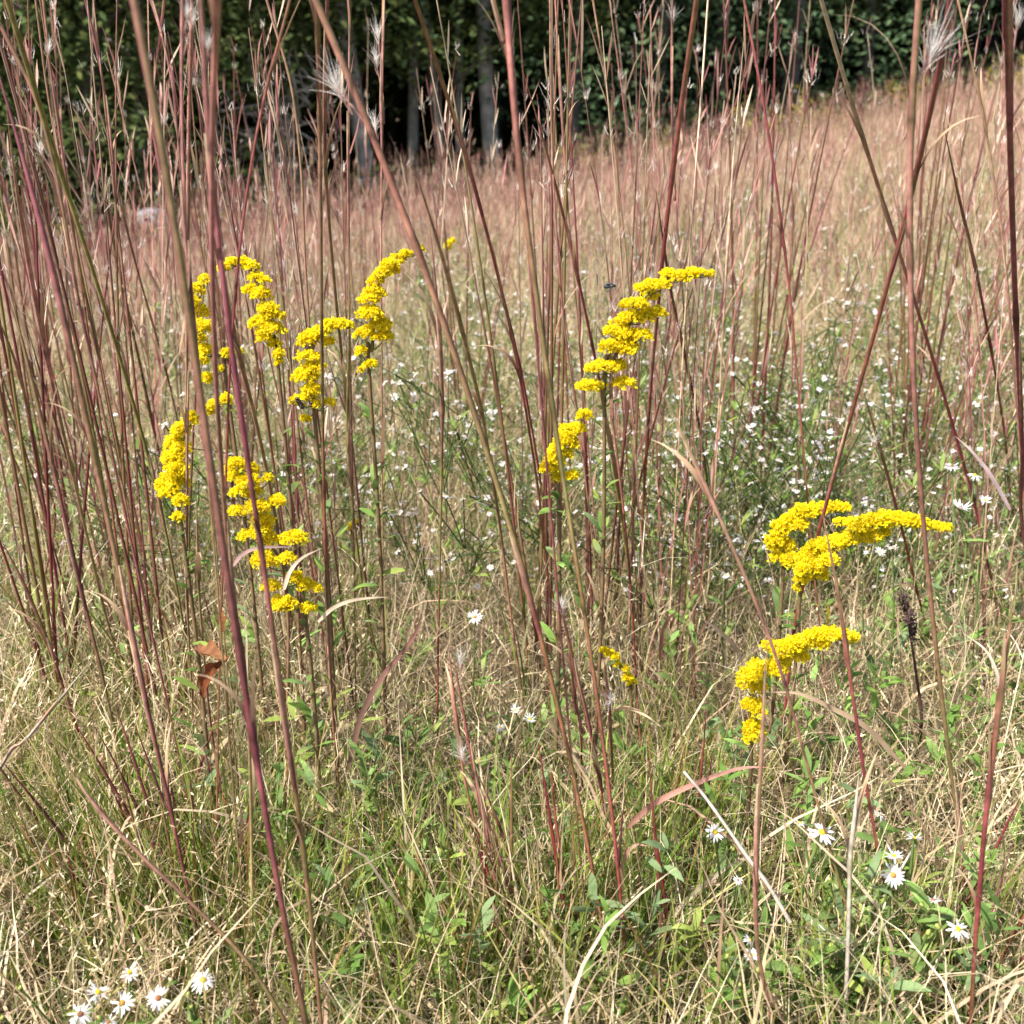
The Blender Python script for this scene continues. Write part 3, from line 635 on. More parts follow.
strip('bent_straw', 'mauve tinged blade bowing in front of the lower left goldenrod', 'straw', (.38,.24,.22), (.42,.28,.25), 4, .63, .66, [(233,566),(242,555),(258,548),(280,547),(296,548)])
strip('bent_straw', 'pale curved blade rising at the foot of the lower left goldenrod', 'straw', (.52,.40,.30), (.60,.48,.36), 4, .62, .66, [(284,590),(290,572),(302,558),(322,548)])
strip('bent_straw', 'red curved blade among the green grass right of centre', 'straw', (.36,.16,.12), (.46,.22,.18), 5, .9, .88, [(660,660),(662,635),(668,620),(678,610)])
strip('bent_straw', 'short tan blade pointing down right in the grass right of centre', 'straw', (.44,.32,.22), (.52,.38,.29), 5, .84, .80, [(742,662),(733,645),(715,628),(695,614)])
strip('bent_straw', 'silvery mauve blade drooping near the right edge above the asters', 'straw', (.40,.29,.29), (.46,.34,.33), 5, .84, .86, [(1010,510),(990,475),(972,452),(955,436)])
strip('bent_straw', 'whitish curved stalk near the right edge below the mauve stalks', 'straw', (.56,.48,.38), (.60,.52,.42), 4, .78, .80, [(1001,700),(996,672),(985,650),(963,633)])
strip('bent_straw', 'long fine straw lying across the bottom left of the ground', 'straw', (.56,.46,.33), (.62,.52,.38), 3, .60, .66, [(256,1006),(310,982),(350,966),(390,955),(410,950)])
strip('bent_straw', 'hairlike upright straw standing below the leafy weeds', 'straw', (.50,.40,.27), (.60,.50,.35), 3, .60, .70, [(420,1020),(412,940),(407,860),(402,780),(398,700)])
strip('bent_straw', 'curved pink blade at the very bottom centre', 'straw', (.50,.33,.27), (.56,.40,.32), 5, .58, .60, [(486,1024),(492,1005),(503,990),(520,975)])

# low clumps of green blades and wine red shoots at the front
def low_clump(label, px, py, rad, nb, nr, lean_x, hmax, cg, cr):
    d = ray(px, py); Y = d[1]*CAMZ/-d[2]; c = at(px, py, Y); c[2] = float(g(c[0], c[1]))
    root = thing('grass_clump', tuple(c), label, 'grass clump'); a = Acc()
    b = np.repeat(c[None], nb, 0)+np.stack([rng.normal(0, rad, nb), rng.normal(0, rad, nb), np.zeros(nb)], -1)
    az = np.where(rng.random(nb) < .6, math.pi if lean_x < 0 else 0, rng.uniform(0, 6.28, nb))+rng.normal(0, .6, nb)
    blades(a, b, rng.uniform(.4, 1, nb)*hmax, rng.uniform(.0014, .0028, nb), np.abs(rng.normal(abs(lean_x), .16, nb)), np.abs(rng.normal(.2, .25, nb)), mixc(cg, nb), mixc(cg+[(.40,.30,.12)], nb)*1.1, S=8, az=az, twist=rng.normal(0, .3, nb), cvar=.2)
    part(a, 'green_blades', M_GRASS, root)
    for k in range(nr):
        a = Acc(); n = 10; v = np.linspace(0, 1, n)
        P = lines((c+np.array([rng.normal(0, rad*.8), rng.normal(0, rad*.8), -.005]))[None], rng.uniform(.5, 1.15)*hmax, (math.pi if lean_x < 0 else 0)+rng.normal(0, .7), abs(rng.normal(abs(lean_x), .12)), rng.normal(.05, .15), n)[0]
        q = np.array(cr[int(rng.integers(0, len(cr)))]); tube(a, P, np.interp(v, [0, .7, 1], [.0014, .0012, .0003]), stops(((0, (.24,.20,.06)), (.2, q), (.75, q*.8), (1, q*1.5)), v)*rng.uniform(.85, 1.15, (n, 1)), 6, q*.7); part(a, 'red_shoot', M_STEM, root)
    return root
WINE = [(.20,.03,.035), (.15,.03,.04), (.24,.07,.05), (.12,.035,.045), (.22,.12,.06)]
low_clump('thick low clump of green blades and wine red shoots at the bottom left', 205, 955, .040, 190, 17, -.22, .21, GREEN, WINE)
low_clump('green tuft with dark red shoots leaning left behind the bottom left asters', 135, 915, .034, 130, 9, -.38, .19, GREEN, WINE)
low_clump('wine red and straw clump rising at the bottom centre', 528, 990, .018, 60, 11, -.18, .20, TAN+GREEN[:2], WINE)
low_clump('yellow green tuft at the foot of the big central stalks', 618, 1000, .026, 80, 6, -.06, .20, GREEN, WINE)
low_clump('green grass tuft between the centre stalks and the pale broken straw', 680, 900, .022, 70, 2, .14, .18, GREEN, WINE)
low_clump('green tuft with red shoots in the bottom right corner', 975, 1005, .03, 80, 7, .10, .19, GREEN+TAN[:2], WINE)
low_clump('mixed green and straw tuft behind the dead orange leaf', 250, 760, .05, 110, 8, -.1, .22, GREEN+TAN[:2], WINE)

# ------------------------------------------------------------------ goldenrods
YEL = np.array([[.96,.83,.02], [.97,.87,.03], [.95,.77,.012], [.97,.90,.08]])
def florets(acc, c, r, nrm=None):
    """tiny ray-flower heads; c (N,3) centres"""
    n = len(c)
    if nrm is None: nrm = np.array([0, -.25, .75])
    for k in range(7):
        d = unit(rng.normal(0, .62, (n, 3))+nrm)
        L = r*rng.uniform(.7, 1.3, n); u = np.linspace(0, 1, 3)
        P = c[:, None]+d[:, None]*(u[None, :, None]*L[:, None, None])
        col = YEL[rng.integers(0, 4, n)]*rng.uniform(.88, 1.04, (n, 1))
        ribbons(acc, P, L[:, None]*np.array([.22, .34, .14])[None], unit(np.cross(d, rng.normal(0, 1, (n, 3)))), np.repeat(col[:, None], 3, 1))
def goldenrod(label, Y, crop, clusters, leafn=30, tilt=0., base_px=None):
    """clusters: domed flower clusters seen at (x, y, half width, half height) in a crop (x0, y0, scale), from the nodding tip down"""
    x0, y0, sc_ = crop
    cl = [(x0+x/sc_, y0+y/sc_, rx/sc_, ry/sc_) for x, y, rx, ry in clusters]; n = len(cl)
    C = np.array([at(px, py+ry*.3, Y+rng.normal(0, .0035)) for px, py, rx, ry in cl])
    # axis of the plume: a smooth curve a little below the clusters
    t = np.linspace(0, 1, n); dg = min(4, n-1); v = np.linspace(0, 1, 14)
    ax = np.stack([np.polyval(np.polyfit(t, C[:, k], dg), v) for k in range(3)], -1); ax[:, 1] += .004; ax[:, 2] -= .0012
    ax = ax[:-1]; low = ax[-1]
    bpt = np.array([low[0]+tilt, low[1]+.012, 0]); bpt[2] = float(g(bpt[0], bpt[1]))
    root = thing('goldenrod', tuple(bpt), label, 'goldenrod', 'blooming goldenrods')
    stemP = spline(list(ax)+[low*.6+bpt*.4+np.array([.003, 0, 0]), bpt], 5); S = len(stemP)
    a = Acc(); tube(a, stemP, np.interp(np.linspace(0, 1, S), [0, .6, 1], [.0005, .0012, .0017]), stops(((0, (.25,.26,.08)), (.5, (.16,.15,.06)), (1, (.15,.09,.05))), np.linspace(0, 1, S)), 6); part(a, 'stem', M_STEM, root)
    for k in range(leafn):
        f = rng.uniform(.1, .97); q = bpt*(1-f)+low*f
        a = Acc(); l = rng.uniform(.014, .030); blades(a, q[None], l*1.1*(1.2-.6*f), l*.24, rng.uniform(.4, 1.3), rng.uniform(.2, 1.0), mixc(LF, 1) if f > .35 else np.array([[.32,.24,.13]]), mixc(LF, 1)*1.15 if f > .35 else np.array([[.42,.32,.2]]), S=7, profile='leaf', az=np.array([rng.uniform(0, 6.28)]))
        part(a, 'leaf', M_LEAF, root)
    for k, (px, py, rx, ry) in enumerate(cl):
        sc = depth(C[k])/F; c = C[k]; RX, RZ = rx*sc*1.06, ry*sc*1.28
        m = int(np.clip(rx*ry*2.6, 18, 330))
        d = unit(rng.normal(0, 1, (m, 3))+np.array([0, -.25, .55])); d[:, 2] = np.where(d[:, 2] < -.25, -d[:, 2], d[:, 2])
        rad = rng.uniform(.55, 1., (m, 1))
        lump = 1+.14*np.sin(d[:, :1]*7+k)*np.cos(d[:, 2:]*6+k*2)
        p = c + d*np.array([RX, RX*.8, RZ])*rad*lump - np.array([0, 0, RZ*.15])
        a = Acc(); florets(a, p, 2.3*sc, d*np.array([.9, .9, .9])+np.array([0, -.1, .3])); part(a, 'flower_cluster', M_PETAL, root)
        j = int(np.argmin(np.linalg.norm(ax-c, axis=1))); j = min(j+1, len(ax)-1)
        a = Acc(); bot = c-np.array([0, 0, RZ*.45]); tube(a, spline([ax[j], (ax[j]+bot)/2-np.array([0, 0, .0012]), bot], 4), np.linspace(.0006, .0004, 9), (.20,.24,.07), 5)
        nn = max(5, m//4); q = c+unit(rng.normal(0, 1, (nn, 3))*np.array([1, 1, .4])-np.array([0, 0, .5]))*np.array([RX, RX*.8, RZ])*.6
        blades(a, q, 2.2*sc, 1.0*sc, rng.uniform(0, 1.2, nn), 0., (.20,.26,.05), (.34,.34,.05), S=3, profile='leaf'); part(a, 'flower_stalk', M_LEAF, root)
    return root
A_, B_, C_ = (140, 230, 2.56), (530, 250, 4.45), (730, 490, 3.94)
goldenrod('tall goldenrod whose plume forms the left arm of the arch', .86, A_, [(165,125,14,14),(145,150,20,18),(135,180,16,14),(152,205,24,22),(158,245,26,22),(150,275,20,15),(165,305,20,20),(158,330,18,16),(222,315,12,14),(250,310,12,12),(205,355,10,10),(172,378,16,16)], tilt=.01)
goldenrod('tall goldenrod whose plume droops as the right arm of the arch', .86, A_, [(213,95,14,12),(235,80,14,12),(262,78,16,12),(285,90,20,14),(300,120,22,15),(320,128,12,8),(285,150,22,14),(310,160,26,18),(328,200,26,18),(340,215,30,16),(310,235,30,20),(335,250,36,20),(320,275,22,14),(345,290,18,15),(355,315,14,14),(355,337,12,10)])
goldenrod('goldenrod with a bee on its plume crossed by an upright stalk', .80, A_, [(535,243,12,10),(515,238,22,13),(490,240,22,16),(465,255,24,14),(440,270,32,18),(425,285,22,12),(485,285,14,12),(430,322,32,16),(445,350,28,20),(425,370,34,22),(440,405,26,16),(432,425,24,14),(405,435,22,16),(485,440,14,10),(455,445,12,10),(424,483,14,10)])
goldenrod('goldenrod with tip bending right behind the broad diagonal stalk', .84, A_, [(715,48,12,10),(680,60,16,12),(660,72,20,14),(640,85,24,14),(650,103,14,10),(625,105,24,14),(605,125,22,14),(600,155,28,18),(585,175,28,14),(590,210,36,20),(615,240,30,18),(575,262,26,18),(622,270,26,16),(567,308,14,13),(590,342,18,13),(566,356,8,8)])
goldenrod('goldenrod with a dense low plume left of the straw sheathed stalk', .74, A_, [(218,432,16,16),(190,445,14,14),(176,460,16,16),(128,480,20,20),(105,510,24,22),(90,540,28,22),(105,560,28,22),(85,580,30,22),(95,610,30,24),(100,640,28,24),(70,645,28,26),(75,670,24,16),(105,690,20,18),(97,732,16,13)])
goldenrod('large loose goldenrod plume at lower left with stacked flower tiers', .72, A_, [(245,598,26,20),(290,610,14,18),(240,630,20,16),(280,640,30,20),(328,635,12,14),(250,670,20,14),(290,668,24,16),(352,690,22,16),(300,705,34,18),(250,718,22,15),(315,740,30,20),(310,765,30,26),(275,778,24,16),(330,790,26,14),(395,785,36,18),(320,840,34,24),(380,838,20,16),(395,885,22,16),(335,908,26,13),(425,905,22,18),(455,915,12,10),(367,953,34,22),(432,963,20,14)])
goldenrod('tall goldenrod with a stepped plume curving up right of centre', .85, B_, [(800,105,22,14),(760,100,30,20),(715,100,40,24),(670,115,40,28),(615,105,34,26),(590,150,34,24),(535,150,40,26),(500,165,38,24),(530,200,38,24),(480,235,45,26),(440,240,40,24),(560,275,45,28),(510,290,50,34),(440,295,55,30),(400,325,50,28),(360,355,34,24),(490,375,55,30),(420,370,50,26),(420,410,60,34),(350,425,46,34),(430,445,45,24),(390,510,34,28),(330,515,70,30),(262,525,22,20),(415,588,60,26),(265,600,60,30)])
goldenrod('small goldenrod plume behind the big central stalk', .80, B_, [(240,728,36,24),(215,790,34,26),(170,800,50,34),(175,850,40,35),(150,840,45,40),(120,880,38,36),(172,905,20,20),(110,920,44,40),(110,960,36,30),(70,970,22,30),(185,1000,26,26),(120,1010,26,25)])
goldenrod('goldenrod spray arching behind the wide one on the right', .84, C_, [(455,65,24,14),(420,62,34,20),(375,65,40,24),(330,75,40,30),(280,80,36,34),(240,110,40,34),(270,130,40,30),(200,140,40,36),(180,190,42,34),(220,210,40,30),(170,225,24,16),(190,260,40,22),(235,265,30,30),(230,290,24,16)])
goldenrod('wide goldenrod spray arching far to the right', .79, C_, [(850,145,24,18),(805,140,34,22),(740,120,40,30),(700,115,36,30),(640,110,44,34),(600,110,44,36),(610,165,24,20),(550,120,44,32),(560,180,40,28),(500,130,40,34),(440,125,30,16),(520,180,40,30),(460,190,45,34),(410,200,45,34),(360,215,45,34),(390,270,36,30),(320,240,40,34),(290,270,34,34),(330,290,44,34),(350,330,40,24),(290,310,34,30),(280,345,30,24),(262,385,14,18)])
goldenrod('lowest goldenrod with its plume bowed to the right', .70, C_, [(485,580,20,30),(440,565,40,26),(390,560,44,30),(345,570,44,34),(360,600,36,24),(300,590,44,36),(250,600,45,36),(270,640,40,36),(200,620,50,36),(160,610,34,24),(190,680,45,36),(180,715,34,20),(110,690,44,30),(80,720,50,30),(60,755,34,26),(110,770,34,30),(90,840,45,28),(115,870,30,26),(90,930,40,36),(110,950,30,24),(80,970,30,24)])
goldenrod('little stunted goldenrod in the grass below the centre', .84, (0, 0, 1), [(604,650,4,3),(610,653,5,4),(616,657,4,4),(618,664,3,3),(626,668,3,3),(628,677,5,5),(632,682,4,4)], leafn=5)
for nm, px, py, Y in (('tiny far goldenrod sprig just above the stalks left of centre', 449, 243, 2.2), ('tiny goldenrod sprig low between the left goldenrods', 352, 524, 1.2)):
    goldenrod(nm, Y, (0, 0, 1), [(px+3, py-2, 3, 2.5), (px-1, py+1, 3, 3), (px-2, py+4, 2, 2)], leafn=3)
# yellow goldenrods far off at the field's edge: copies of one small plant
def far_rod():
    a = Acc(); n = 5
    b = np.stack([rng.normal(0, .06, n), rng.normal(0, .06, n), np.zeros(n)], -1)
    P = blades(a, b, rng.uniform(.5, .75, n), .006, np.abs(rng.normal(0, .12, n)), .2, (.12,.16,.04), (.2,.22,.05), S=7, profile='thread')
    for k in range(14): blades(a, P[np.arange(n), rng.integers(1, 6, n)], rng.uniform(.05, .09, n), .014, rng.uniform(.4, 1.2, n), .3, mixc(LF, n), mixc(LF, n), S=4, profile='leaf')
    c = np.repeat(P[:, -1], 30, 0)+rng.normal(0, 1, (n*30, 3))*np.array([.05, .05, .07]); c = c[::3]; florets(a, c, .009)
    return a.mesh('distant_goldenrod', M_PETAL)
FR = [far_rod() for k in range(4)]
for i in range(30):
    u = rng.uniform(.1, 1.0) if i < 26 else rng.uniform(-1, -.3)
    Y = 10.7/(1-.44*u*.5) ; Y = Y - rng.uniform(.1, 2.6); x = u*.5*Y
    o = bpy.data.objects.new('distant_goldenrod', FR[i % 4]); COL.objects.link(o); o.location = (x, Y, float(g(x, Y))); s = rng.uniform(.5, .85); o.scale = (s, s, s); o.rotation_euler = (0, 0, rng.uniform(0, 6))
    tag(o, 'faint yellow goldenrod far off along the edge of the wood', 'goldenrod', 'distant goldenrods at the field edge')

# ------------------------------------------------------------------ white asters close by
def aster(label, base_px, Y, heads, buds=(), nleaf=22, lsz=.024):
    """heads: (px, py, Y, radius px, facing vector)"""
    d = at(base_px[0], base_px[1], Y); b = np.array([d[0], Y, float(g(d[0], Y))])
    root = thing('white_aster', tuple(b), label, 'aster', 'white asters close to the camera')
    hub = b+np.array([0, 0, .045])
    a = Acc(); tube(a, spline([b, b+(hub-b)*.5+np.array([.004, 0, 0]), hub], 3), np.full(7, .0017), (.16,.18,.06), 6)
    ends = []
    for (px, py, hy, rpx, fc) in heads:
        c = at(px, py, hy); ends.append(c)
        mid = hub*.45+c*.55+np.array([rng.normal(0, .006), rng.normal(0, .004), -.012])
        tube(a, spline([hub, mid, c-unit(np.array(fc, float))*.001], 4), np.full(9, .0009), (.17,.24,.08), 5)
    for (px, py, hy) in buds:
        c = at(px, py, hy); mid = hub*.4+c*.6+np.array([rng.normal(0, .005), 0, -.01]); ends.append(c)
        tube(a, spline([hub, mid, c], 4), np.full(9, .0007), (.17,.25,.08), 5)
    part(a, 'stem', M_LEAF, root)
    for (px, py, hy, rpx, fc) in heads:
        c = at(px, py, hy); rr = rpx*.9*depth(c)/F; fc = unit(np.array(fc, float))
        a = Acc(); flower(a, c, fc, rr, int(rng.integers(15, 20)), white=(.86,.85,.87), disc=None, w=.2, S=4)
        fl = part(a, 'flower_head', M_PETAL, root)
        dc = [(.80,.58,.04), (.80,.58,.04), (.62,.36,.10), (.45,.20,.10)][int(rng.integers(0, 4))]
        a = Acc(); dome(a, c+fc*rr*.04, fc, rr*.25, dc, n=10); dd = part(a, 'disc', M_PETAL, root)
        dd.parent = fl
        a = Acc(); dome(a, c-fc*.0008, -fc, rr*.22, (.14,.22,.06), 1.2); cc = part(a, 'calyx', M_LEAF, root); cc.parent = fl
    for (px, py, hy) in buds:
        c = at(px, py, hy); a = Acc(); r_ = rng.uniform(.0012, .0022); ud = unit(np.array([rng.normal(0, .5), rng.normal(-.2, .3), 1]))
        dome(a, c, ud, r_*.8, (.52,.55,.18), 1.9); dome(a, c, -ud, r_, (.20,.30,.06), 1.1)
        blades(a, np.repeat(c[None], 7, 0)-ud*r_*.5, r_*1.9, r_*.7, rng.uniform(.2, .7, 7), -.4, (.18,.28,.06), (.26,.36,.08), S=4, profile='leaf'); part(a, 'bud', M_PETAL, root)
    for k in range(nleaf):
        e = ends[rng.integers(0, len(ends))]; f = rng.uniform(.0, .9); q = hub*(1-f)+e*f+np.array([0, 0, -.008*f])
        if rng.random() < .3: q = b+(hub-b)*rng.uniform(.3, 1)
        l = lsz*rng.uniform(.6, 1.3); a = Acc()
        blades(a, q[None], l, l*.24, rng.uniform(.6, 1.3), rng.uniform(0, .7), mixc(LF, 1), mixc(LF, 1)*1.2, S=6, profile='leaf', az=np.array([rng.uniform(0, 6.28)])); part(a, 'leaf', M_LEAF, root)
    return root
UP = (0, -.45, 1)
aster('white aster plant with six open flowers at the bottom left corner', (120, 1010), 0.516, [(130,972,0.525,12,(-.3,-.4,.8)),(147,970,0.573,8,(.5,.2,1)),(98,992,0.516,13,(.4,-.1,1)),(122,1003,0.499,15,(.1,-.8,.8)),(158,998,0.499,14,(.1,-.7,.9)),(80,1014,0.490,14,(.2,-.5,.8)),(108,1022,0.490,10,UP)], [(20,988,0.499),(55,980,0.516),(100,1018,0.490),(2,1018,0.490)], 26)
aster('small aster with a single white flower beside a bright red stalk', (200, 1010), 0.516, [(203,980,0.516,14,(.1,-.5,1))], [(188,995,0.516),(190,1008,0.507)], 10)
aster('leafy aster with a large white yellow centred flower at lower right', (845, 960), 0.619, [(822,832,0.601,15,(-.15,-.6,.9)),(800,823,0.619,9,(.2,.3,1)),(868,838,0.637,9,(0.516,-.1,0.637))], [(834,855,0.601),(830,880,0.601),(846,915,0.582)], 30)
aster('aster with several white flowers in the middle of the lower right', (890, 960), 0.601, [(893,875,0.573,14,(0,-.9,0.637)),(894,856,0.601,11,(-.2,.1,1)),(914,838,0.619,10,(.2,.2,1)),(880,815,0.637,8,(.3,0,1))], [(872,888,0.582),(871,910,0.573),(861,925,0.564),(922,905,0.564)], 34)
aster('aster with two white flowers farthest toward the bottom right corner', (900, 990), 0.573, [(933,900,0.573,10,(.2,.2,1)),(958,929,0.516,13,(.2,-.6,.9))], [(938,927,0.525),(928,933,0.525),(863,980,0.499),(858,1014,0.490)], 28)
aster('small white aster partly behind the pale broken straw', (735, 910), 0.655, [(715,832,0.637,12,(.1,-.6,.9))], [(733,849,0.637),(740,870,0.628)], 14)
aster('bud covered aster with withered white flowers left of the tan stalk', (745, 1000), 0.564, [(750,940,0.564,8,(0.516,-.1,0.516)),(752,955,0.525,9,(-.4,-.2,.8)),(738,880,0.610,6,UP)], [(726,957,0.525),(715,970,0.516),(740,985,0.516),(758,970,0.516)], 26, .03)
aster('lone white aster in shade between the central stalks and the leafy weeds', (470, 690), .95, [(475,617,.92,9,(0,-.6,.8))], [(490,628,.94)], 12)
aster('white aster half hidden below the central stalks', (540, 760), .88, [(530,719,.86,8,UP),(515,710,.88,7,UP),(500,727,.85,6,UP)], [], 14)
aster('white aster under the wide goldenrod spray', (890, 600), .98, [(893,548,.95,9,(.2,0,1)),(880,552,.97,7,UP)], [(862,583,.95)], 12)
aster('white aster right of the wide goldenrod spray', (985, 590), 1.0, [(960,508,.98,12,(.1,-.1,1)),(985,500,1.0,8,UP),(975,475,1.03,8,UP),(952,466,1.05,8,UP)], [], 20)
aster('pale lilac tinged aster right of the small stunted goldenrod', (730, 620), 1.05, [(726,575,1.0,6,UP)], [], 8)

# ------------------------------------------------------------------ dead leaves, dry spike, insects
def dead_leaf(name, label, pts_mid, halfw, Y, c0, c1, curl=.6, lobes=3, tilt=(0, -.6, .8)):
    P = spline([at(px, py, Y-.01*i) for i, (px, py) in enumerate(pts_mid)], 8); S = len(P); u = np.linspace(0, 1, S)
    h = halfw*depth(P.mean(0))/F; T = unit(np.gradient(P, axis=0)); nr0 = unit(np.array(tilt)); sd = unit(np.cross(T, nr0)); nr = unit(np.cross(sd, T))
    w = h*np.sin(math.pi*np.clip(u*.94+.03, 0, 1))**.6*(1+.28*np.cos(u*lobes*2*math.pi))
    a = Acc(); K = 9; V = []; C = []
    for k in range(K):
        s = (k/(K-1)*2-1)
        V.append(P+sd*(w*s*(1-.25*abs(s)*curl))[:, None]+nr*(w*abs(s)**1.6*curl+h*.12*np.sin(u*17+k*2.1))[:, None]); C.append(stops(((0, c0), (1, c1)), u)*(.75+.35*abs(s))*(1+.2*np.sin(u*26+k)[:, None]))
    V = np.stack(V, 1); C = np.stack(C, 1); i = np.arange(S*K).reshape(S, K)
    a.add(V, C.reshape(-1, 3), q=np.stack([i[:-1, :-1], i[:-1, 1:], i[1:, 1:], i[1:, :-1]], -1))
    o = tuple(P[0]); r0 = thing(name, o, label, 'dead leaf'); part(a, 'blade', M_LEAF, r0)
    a = Acc(); d = unit(P[0]-P[3]); tube(a, spline([P[0]+d*h*.9+np.array([0, 0, .001]), P[0]+d*h*.4, P[1]], 3), np.full(7, .0006), np.array(c0)*.6, 5); part(a, 'leaf_stalk', M_STEM, r0)
    return r0
dead_leaf('dead_leaf', 'curled orange brown dead leaf caught on stalks below the left goldenrod', [(197,649),(206,652),(216,655),(225,661)], 9, .62, (.24,.11,.055), (.28,.13,.06), .8, 2)
dead_leaf('dead_leaf', 'dark rust dead leaf hanging twisted under the orange brown one', [(224,662),(213,672),(206,684),(203,698)], 8, .615, (.24,.08,.03), (.17,.05,.02), .9, 3)
dead_leaf('dead_leaf', 'dull brown dead leaf on the ground beside the bottom centre clump', [(462,852),(474,860),(484,872),(490,890)], 15, .78, (.13,.07,.05), (.17,.08,.06), .5, 2)
dead_leaf('dead_leaf', 'small rusty leaf upright behind the thick purple brown stalk', [(221,612),(222,622),(223,632)], 5, .66, (.20,.08,.03), (.17,.06,.02), .6, 2)
dead_leaf('yellow_leaf', 'small yellow leaf standing above the lowest goldenrod', [(827,626),(827,616),(828,605)], 6, .80, (.50,.42,.06), (.58,.44,.06), .3, 1)
b = at(912, 745, .86); b[2] = float(g(b[0], b[1]))
root = thing('dried_flower_spike', tuple(b), 'blackish dried flower spike standing right of the goldenrod sprays', 'dried flower')
P = spline([b, at(921,730,.86), at(917,680,.86), at(911,640,.86), at(905,598,.86)], 6); a = Acc(); tube(a, P, np.linspace(.0016, .0009, len(P)), (.06,.03,.03), 6); part(a, 'stem', M_STEM, root)
for k in range(9):
    c = at(905+rng.normal(0, 4)+k*.9, 598+k*5.2, .86+rng.normal(0, .004)); a = Acc(); n = 16
    blades(a, np.repeat(c[None], n, 0)+rng.normal(0, .0012, (n, 3)), rng.uniform(.003, .008, n), .0026, rng.uniform(.1, 2.2, n), rng.normal(.4, .6, n), (.06,.035,.035), (.13,.09,.08), S=4, profile='leaf'); part(a, 'seed_pod', M_LEAF, root)
def ell(acc, c, r, col, n=10, m=7, axis=(1, 0, 0)):
    ax = unit(np.array(axis, float)); t = unit(np.cross(ax, [.1, .2, 1])); bb = np.cross(ax, t); V = []; C = []
    for i in range(m):
        ph = math.pi*(i+.5)/m
        for j in range(n):
            th = 2*math.pi*j/n; V.append(c+ax*math.cos(ph)*r[0]+(t*math.cos(th)*r[1]+bb*math.sin(th)*r[2])*math.sin(ph)); C.append(col(i/(m-1)) if callable(col) else col)
    V += [c+ax*r[0], c-ax*r[0]]; C += [C[0], C[-1]]
    q = [[i*n+j, i*n+(j+1) % n, (i+1)*n+(j+1) % n, (i+1)*n+j] for i in range(m-1) for j in range(n)]
    t3 = [[m*n, (j+1) % n, j] for j in range(n)]+[[m*n+1, (m-1)*n+j, (m-1)*n+(j+1) % n] for j in range(n)]
    acc.add(V, C, q=q, t=t3)
def insect(name, label, cat, px, py, Y, s, dark, band, ax):
    c = at(px, py, Y); root = thing(name, tuple(c), label, cat); ax = unit(np.array(ax, float))
    a = Acc(); ell(a, c-ax*s*.55, (s*.55, s*.36, s*.36), (lambda u: band if band and int(u*6) % 2 else dark), axis=ax); part(a, 'abdomen', M_BUG, root)
    a = Acc(); ell(a, c+ax*s*.15, (s*.32, s*.32, s*.32), tuple(np.array(dark)*1.4+np.array([.03, .02, 0])), axis=ax); part(a, 'thorax', M_BUG, root)
    a = Acc(); ell(a, c+ax*s*.55, (s*.18, s*.24, s*.22), dark, axis=ax); part(a, 'head', M_BUG, root)
    sd = unit(np.cross(ax, [0, 0, 1])); up = np.cross(sd, ax)
    for sg in (-1, 1):
        a = Acc(); u = np.linspace(0, 1, 6); b0 = c+ax*s*.15+up*s*.28
        Pw = b0+((-ax*.9+sd*sg*.55+up*.25)[None]*(u*s*1.1)[:, None]); ribbons(a, Pw[None], (s*.2*np.sin(math.pi*(u*.9+.07)))[None], unit(sd*sg*.6+ax*.6)[None], np.full((1, 6, 3), .30)); part(a, 'wing', M_FLUFF, root)
        for k in (-1, 0, 1):
            a = Acc(); p0 = c+ax*s*(.15+.2*k)-up*s*.2; tube(a, [p0, p0+sd*sg*s*.4+up*s*.05, p0+sd*sg*s*.6-up*s*.4+ax*k*s*.2], [s*.05, s*.045, s*.03], dark, 4); part(a, 'leg', M_BUG, root)
insect('bee', 'small dark striped bee feeding on the goldenrod crossed by an upright stalk', 'bee', 299, 402, .765, .0062, (.025,.018,.012), (.14,.09,.03), (-.3, -.4, .7))
insect('fly', 'dark grey fly perched on a stalk tip left of the stepped goldenrod plume', 'fly', 611, 286, .84, .0055, (.04,.045,.055), None, (.9, -.3, .1))
stalk("short dark tipped stalk on which the fly perches", REDC, 4, 4, .85, [(612,288),(610,305),(608,330),(606,360),(608,410),(612,460)], [], leaves=0, tip=True)

# ------------------------------------------------------------------ trees beyond the field
BR = [(.20,.18,.16), (.30,.28,.25), (.13,.11,.10), (.42,.40,.37)]
def crown_mesh(lo, hi, rad, nclump, nleaf, lsize, pal, seed):
    r = np.random.default_rng(seed); a = Acc(); z = r.uniform(lo, hi, nclump); f = (z-lo)/(hi-lo)
    rr = rad*np.interp(f, [0, .2, .55, .85, 1], [.75, 1, .95, .6, .2])*np.sqrt(r.uniform(.08, 1, nclump)); th = r.uniform(0, 6.28, nclump)
    c = np.stack([rr*np.cos(th), rr*np.sin(th), z], -1)
    for i in range(nclump):
        n = int(nleaf*r.uniform(.5, 1.4)); s = r.uniform(.18, .42)
        b = c[i]+r.normal(0, 1, (n, 3))*np.array([s, s, s*.42])
        col = np.array(pal)[r.integers(0, len(pal), n)]*r.uniform(.7, 1.25)
        l = lsize*r.uniform(.6, 1.3, n)
        az = r.uniform(0, 6.28, n); d = np.stack([np.cos(az), np.sin(az), r.normal(-.25, .4, n)], -1); d = unit(d)
        u = np.linspace(0, 1, 3); P = b[:, None]+d[:, None]*(u[None, :, None]*l[:, None, None])-np.array([0, 0, 1])*(u**2*.2)[None, :, None]*l[:, None, None]
        sd = unit(np.cross(d, np.array([0, 0, 1.])+r.normal(0, .5, (n, 3))))
        ribbons(a, P, l[:, None]*np.array([.12, .34, .06])[None], sd, np.repeat(col[:, None], 3, 1))
    return a.mesh('crown', M_CROWN)
